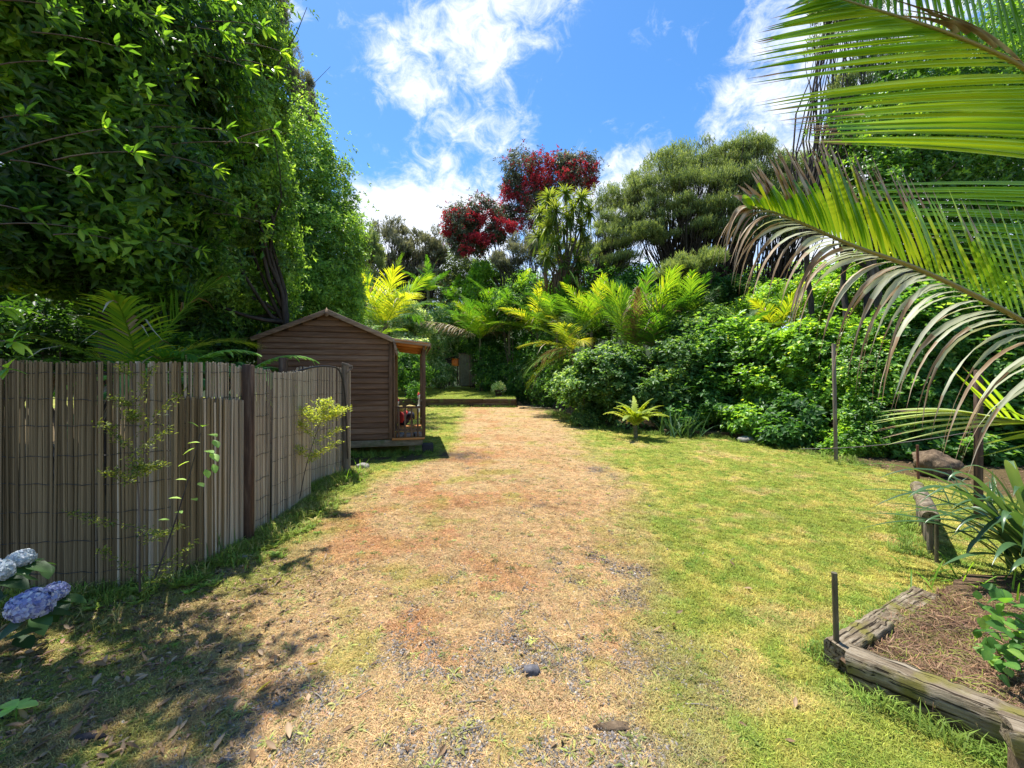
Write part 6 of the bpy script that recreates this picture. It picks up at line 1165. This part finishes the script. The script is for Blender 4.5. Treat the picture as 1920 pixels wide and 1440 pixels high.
for (px, py, d, n, s, f, b) in [(205, 240, 3.4, 7, 1, (0, 290, 3.3), 1), (255, 285, 3.4, 8, 1.1, (100, 300, 3.4), 1), (150, 330, 3.4, 6, 1, (20, 300, 3.4), 0), (55, 215, 3.0, 7, 1, (-60, 240, 3.0), 1), (100, 115, 3.2, 6, 1, (-40, 130, 3.2), 1), (230, 90, 3.7, 6, 1, (60, 60, 3.7), 0), (430, 245, 4.2, 8, 1.1, (230, 240, 4.3), 0), (490, 270, 4.3, 8, 1.2, (320, 270, 4.3), 0), (520, 240, 4.4, 6, 1, (420, 270, 4.3), 1),
                                (410, 320, 4.2, 7, 1, (300, 290, 4.2), 2), (60, 400, 3.3, 7, 1, (-60, 380, 3.3), 0), (160, 430, 3.5, 8, 1, (0, 420, 3.4), 1), (215, 450, 3.6, 6, .9, (100, 440, 3.5), 1), (20, 575, 2.6, 8, .9, (-80, 600, 2.6), 2), (30, 640, 2.5, 7, .9, (-80, 660, 2.5), 2), (18, 690, 2.5, 6, .9, (-80, 700, 2.5), 2), (470, 130, 4.8, 7, 1, (360, 100, 4.8), 2), (500, 50, 4.9, 8, 1, (380, 40, 4.9), 2), (420, 60, 4.6, 8, 1.1, (300, 50, 4.7), 2), (350, 150, 4.4, 7, 1, (220, 130, 4.4), 1),
                                (300, 30, 4.2, 7, 1, (150, 20, 4.2), 1), (130, 20, 3.6, 7, 1, (0, 0, 3.6), 0), (330, 200, 4.3, 7, 1, (200, 200, 4.3), 0), (520, 130, 5.0, 6, .9, (430, 110, 5), 3), (535, 100, 5.1, 5, .9, (450, 80, 5), 3), (450, 390, 4.8, 7, .9, (350, 360, 4.8), 2), (500, 420, 5.2, 7, .9, (400, 400, 5.2), 2), (380, 470, 4.6, 7, .9, (270, 450, 4.6), 1)]:
    sprig(br, mb, px, py, d, n, 0, s, f, b)
# ------------------------------------------------------------ fallen leaves
FL = [leaf_mesh(.075, .03, M['dead_leaf'], rng.uniform(-.5, .1), rng.uniform(.3, .9), t) for t in (.15, .35, .5, .65, .8, .95)]
def fallen(me, px, py, s, lb, grp=None, rz=None):
    p = G(px, py); p[2] = float(gz(p[0], p[1])[0])+.018; o = link('fallen_leaf', me); o.location = p; o.rotation_euler = (rng.normal(0, .35), rng.normal(0, .3), rng.random()*6.28 if rz is None else rz); o.scale = (s,)*3; tag(o, lb, 'leaf', grp)
YL = leaf_mesh(.085, .035, M['yellow_leaf'], -.15, .5, .6)
fallen(YL, 575, 1255, 1.15, 'bright yellow fallen leaf lying on the dry drive', rz=.5); fallen(YL, 480, 1310, .9, 'duller yellow fallen leaf at the shade edge', rz=1.0)
for k in range(150):
    px = 30+520*rng.random()**1.3; py = 1130+300*rng.random()
    if py < 1130+(px-100)*.2: py += 90
    q_ = rng.integers(0, 6); s_ = rng.uniform(.35, .95); z_ = 'below the bamboo fence' if py < 1230 else 'between the hydrangea and the drive' if py < 1340 else 'at the near end of the verge'
    fallen(FL[q_], px, min(py, 1436), s_, f"{'small' if s_ < .55 else 'middling' if s_ < .75 else 'large'} {['dark brown', 'brown', 'tan', 'light tan', 'pale', 'bleached'][q_]} curled dead leaf {z_}", 'dead leaves scattered on the shaded verge')
for k in range(46):
    q_ = rng.integers(0, 6); s_ = rng.uniform(.4, .8); px, py = rng.uniform(600, 1500), rng.uniform(1010, 1430); z_ = ('on the dry drive' if px < 1180 else 'on the green lawn')+(' well past the basalt lump' if py < 1180 else ' near the basalt lump' if py < 1320 else ' at the gravelly near end' if px < 1180 else ' close to the sleeper bed')
    fallen(FL[q_], px, py, s_, f"{'tiny' if s_ < .6 else 'small'} {['dark brown', 'brown', 'tan', 'light tan', 'pale', 'bleached'][q_]} dead leaf {z_}", 'dead leaves scattered on the sunny ground')
for k in range(14):
    p = G(rng.uniform(480, 1450), rng.uniform(1020, 1420)); a = rng.random()*6.28; L = rng.uniform(.05, .14); mb = MB(); tube(mb, bez((0, 0, 0), (L*.5*math.cos(a)+.01, L*.5*math.sin(a), .012), (L*math.cos(a), L*math.sin(a), 0), 6), .0028, 5); o = mb.build('twig', M['bark_pale']); o.location = p+np.array([0, 0, float(gz(p[0], p[1])[0])+.014]); tag(o, f"{'short' if L < .09 else 'longer'} pale twig lying {'far out' if p[1] > 3 else 'midway' if p[1] > 2.2 else 'close in'} on the {'fence' if p[0] < -.4 else 'lawn' if p[0] > .8 else 'middle'} side of the drive", 'twig', 'twigs lying on the drive')
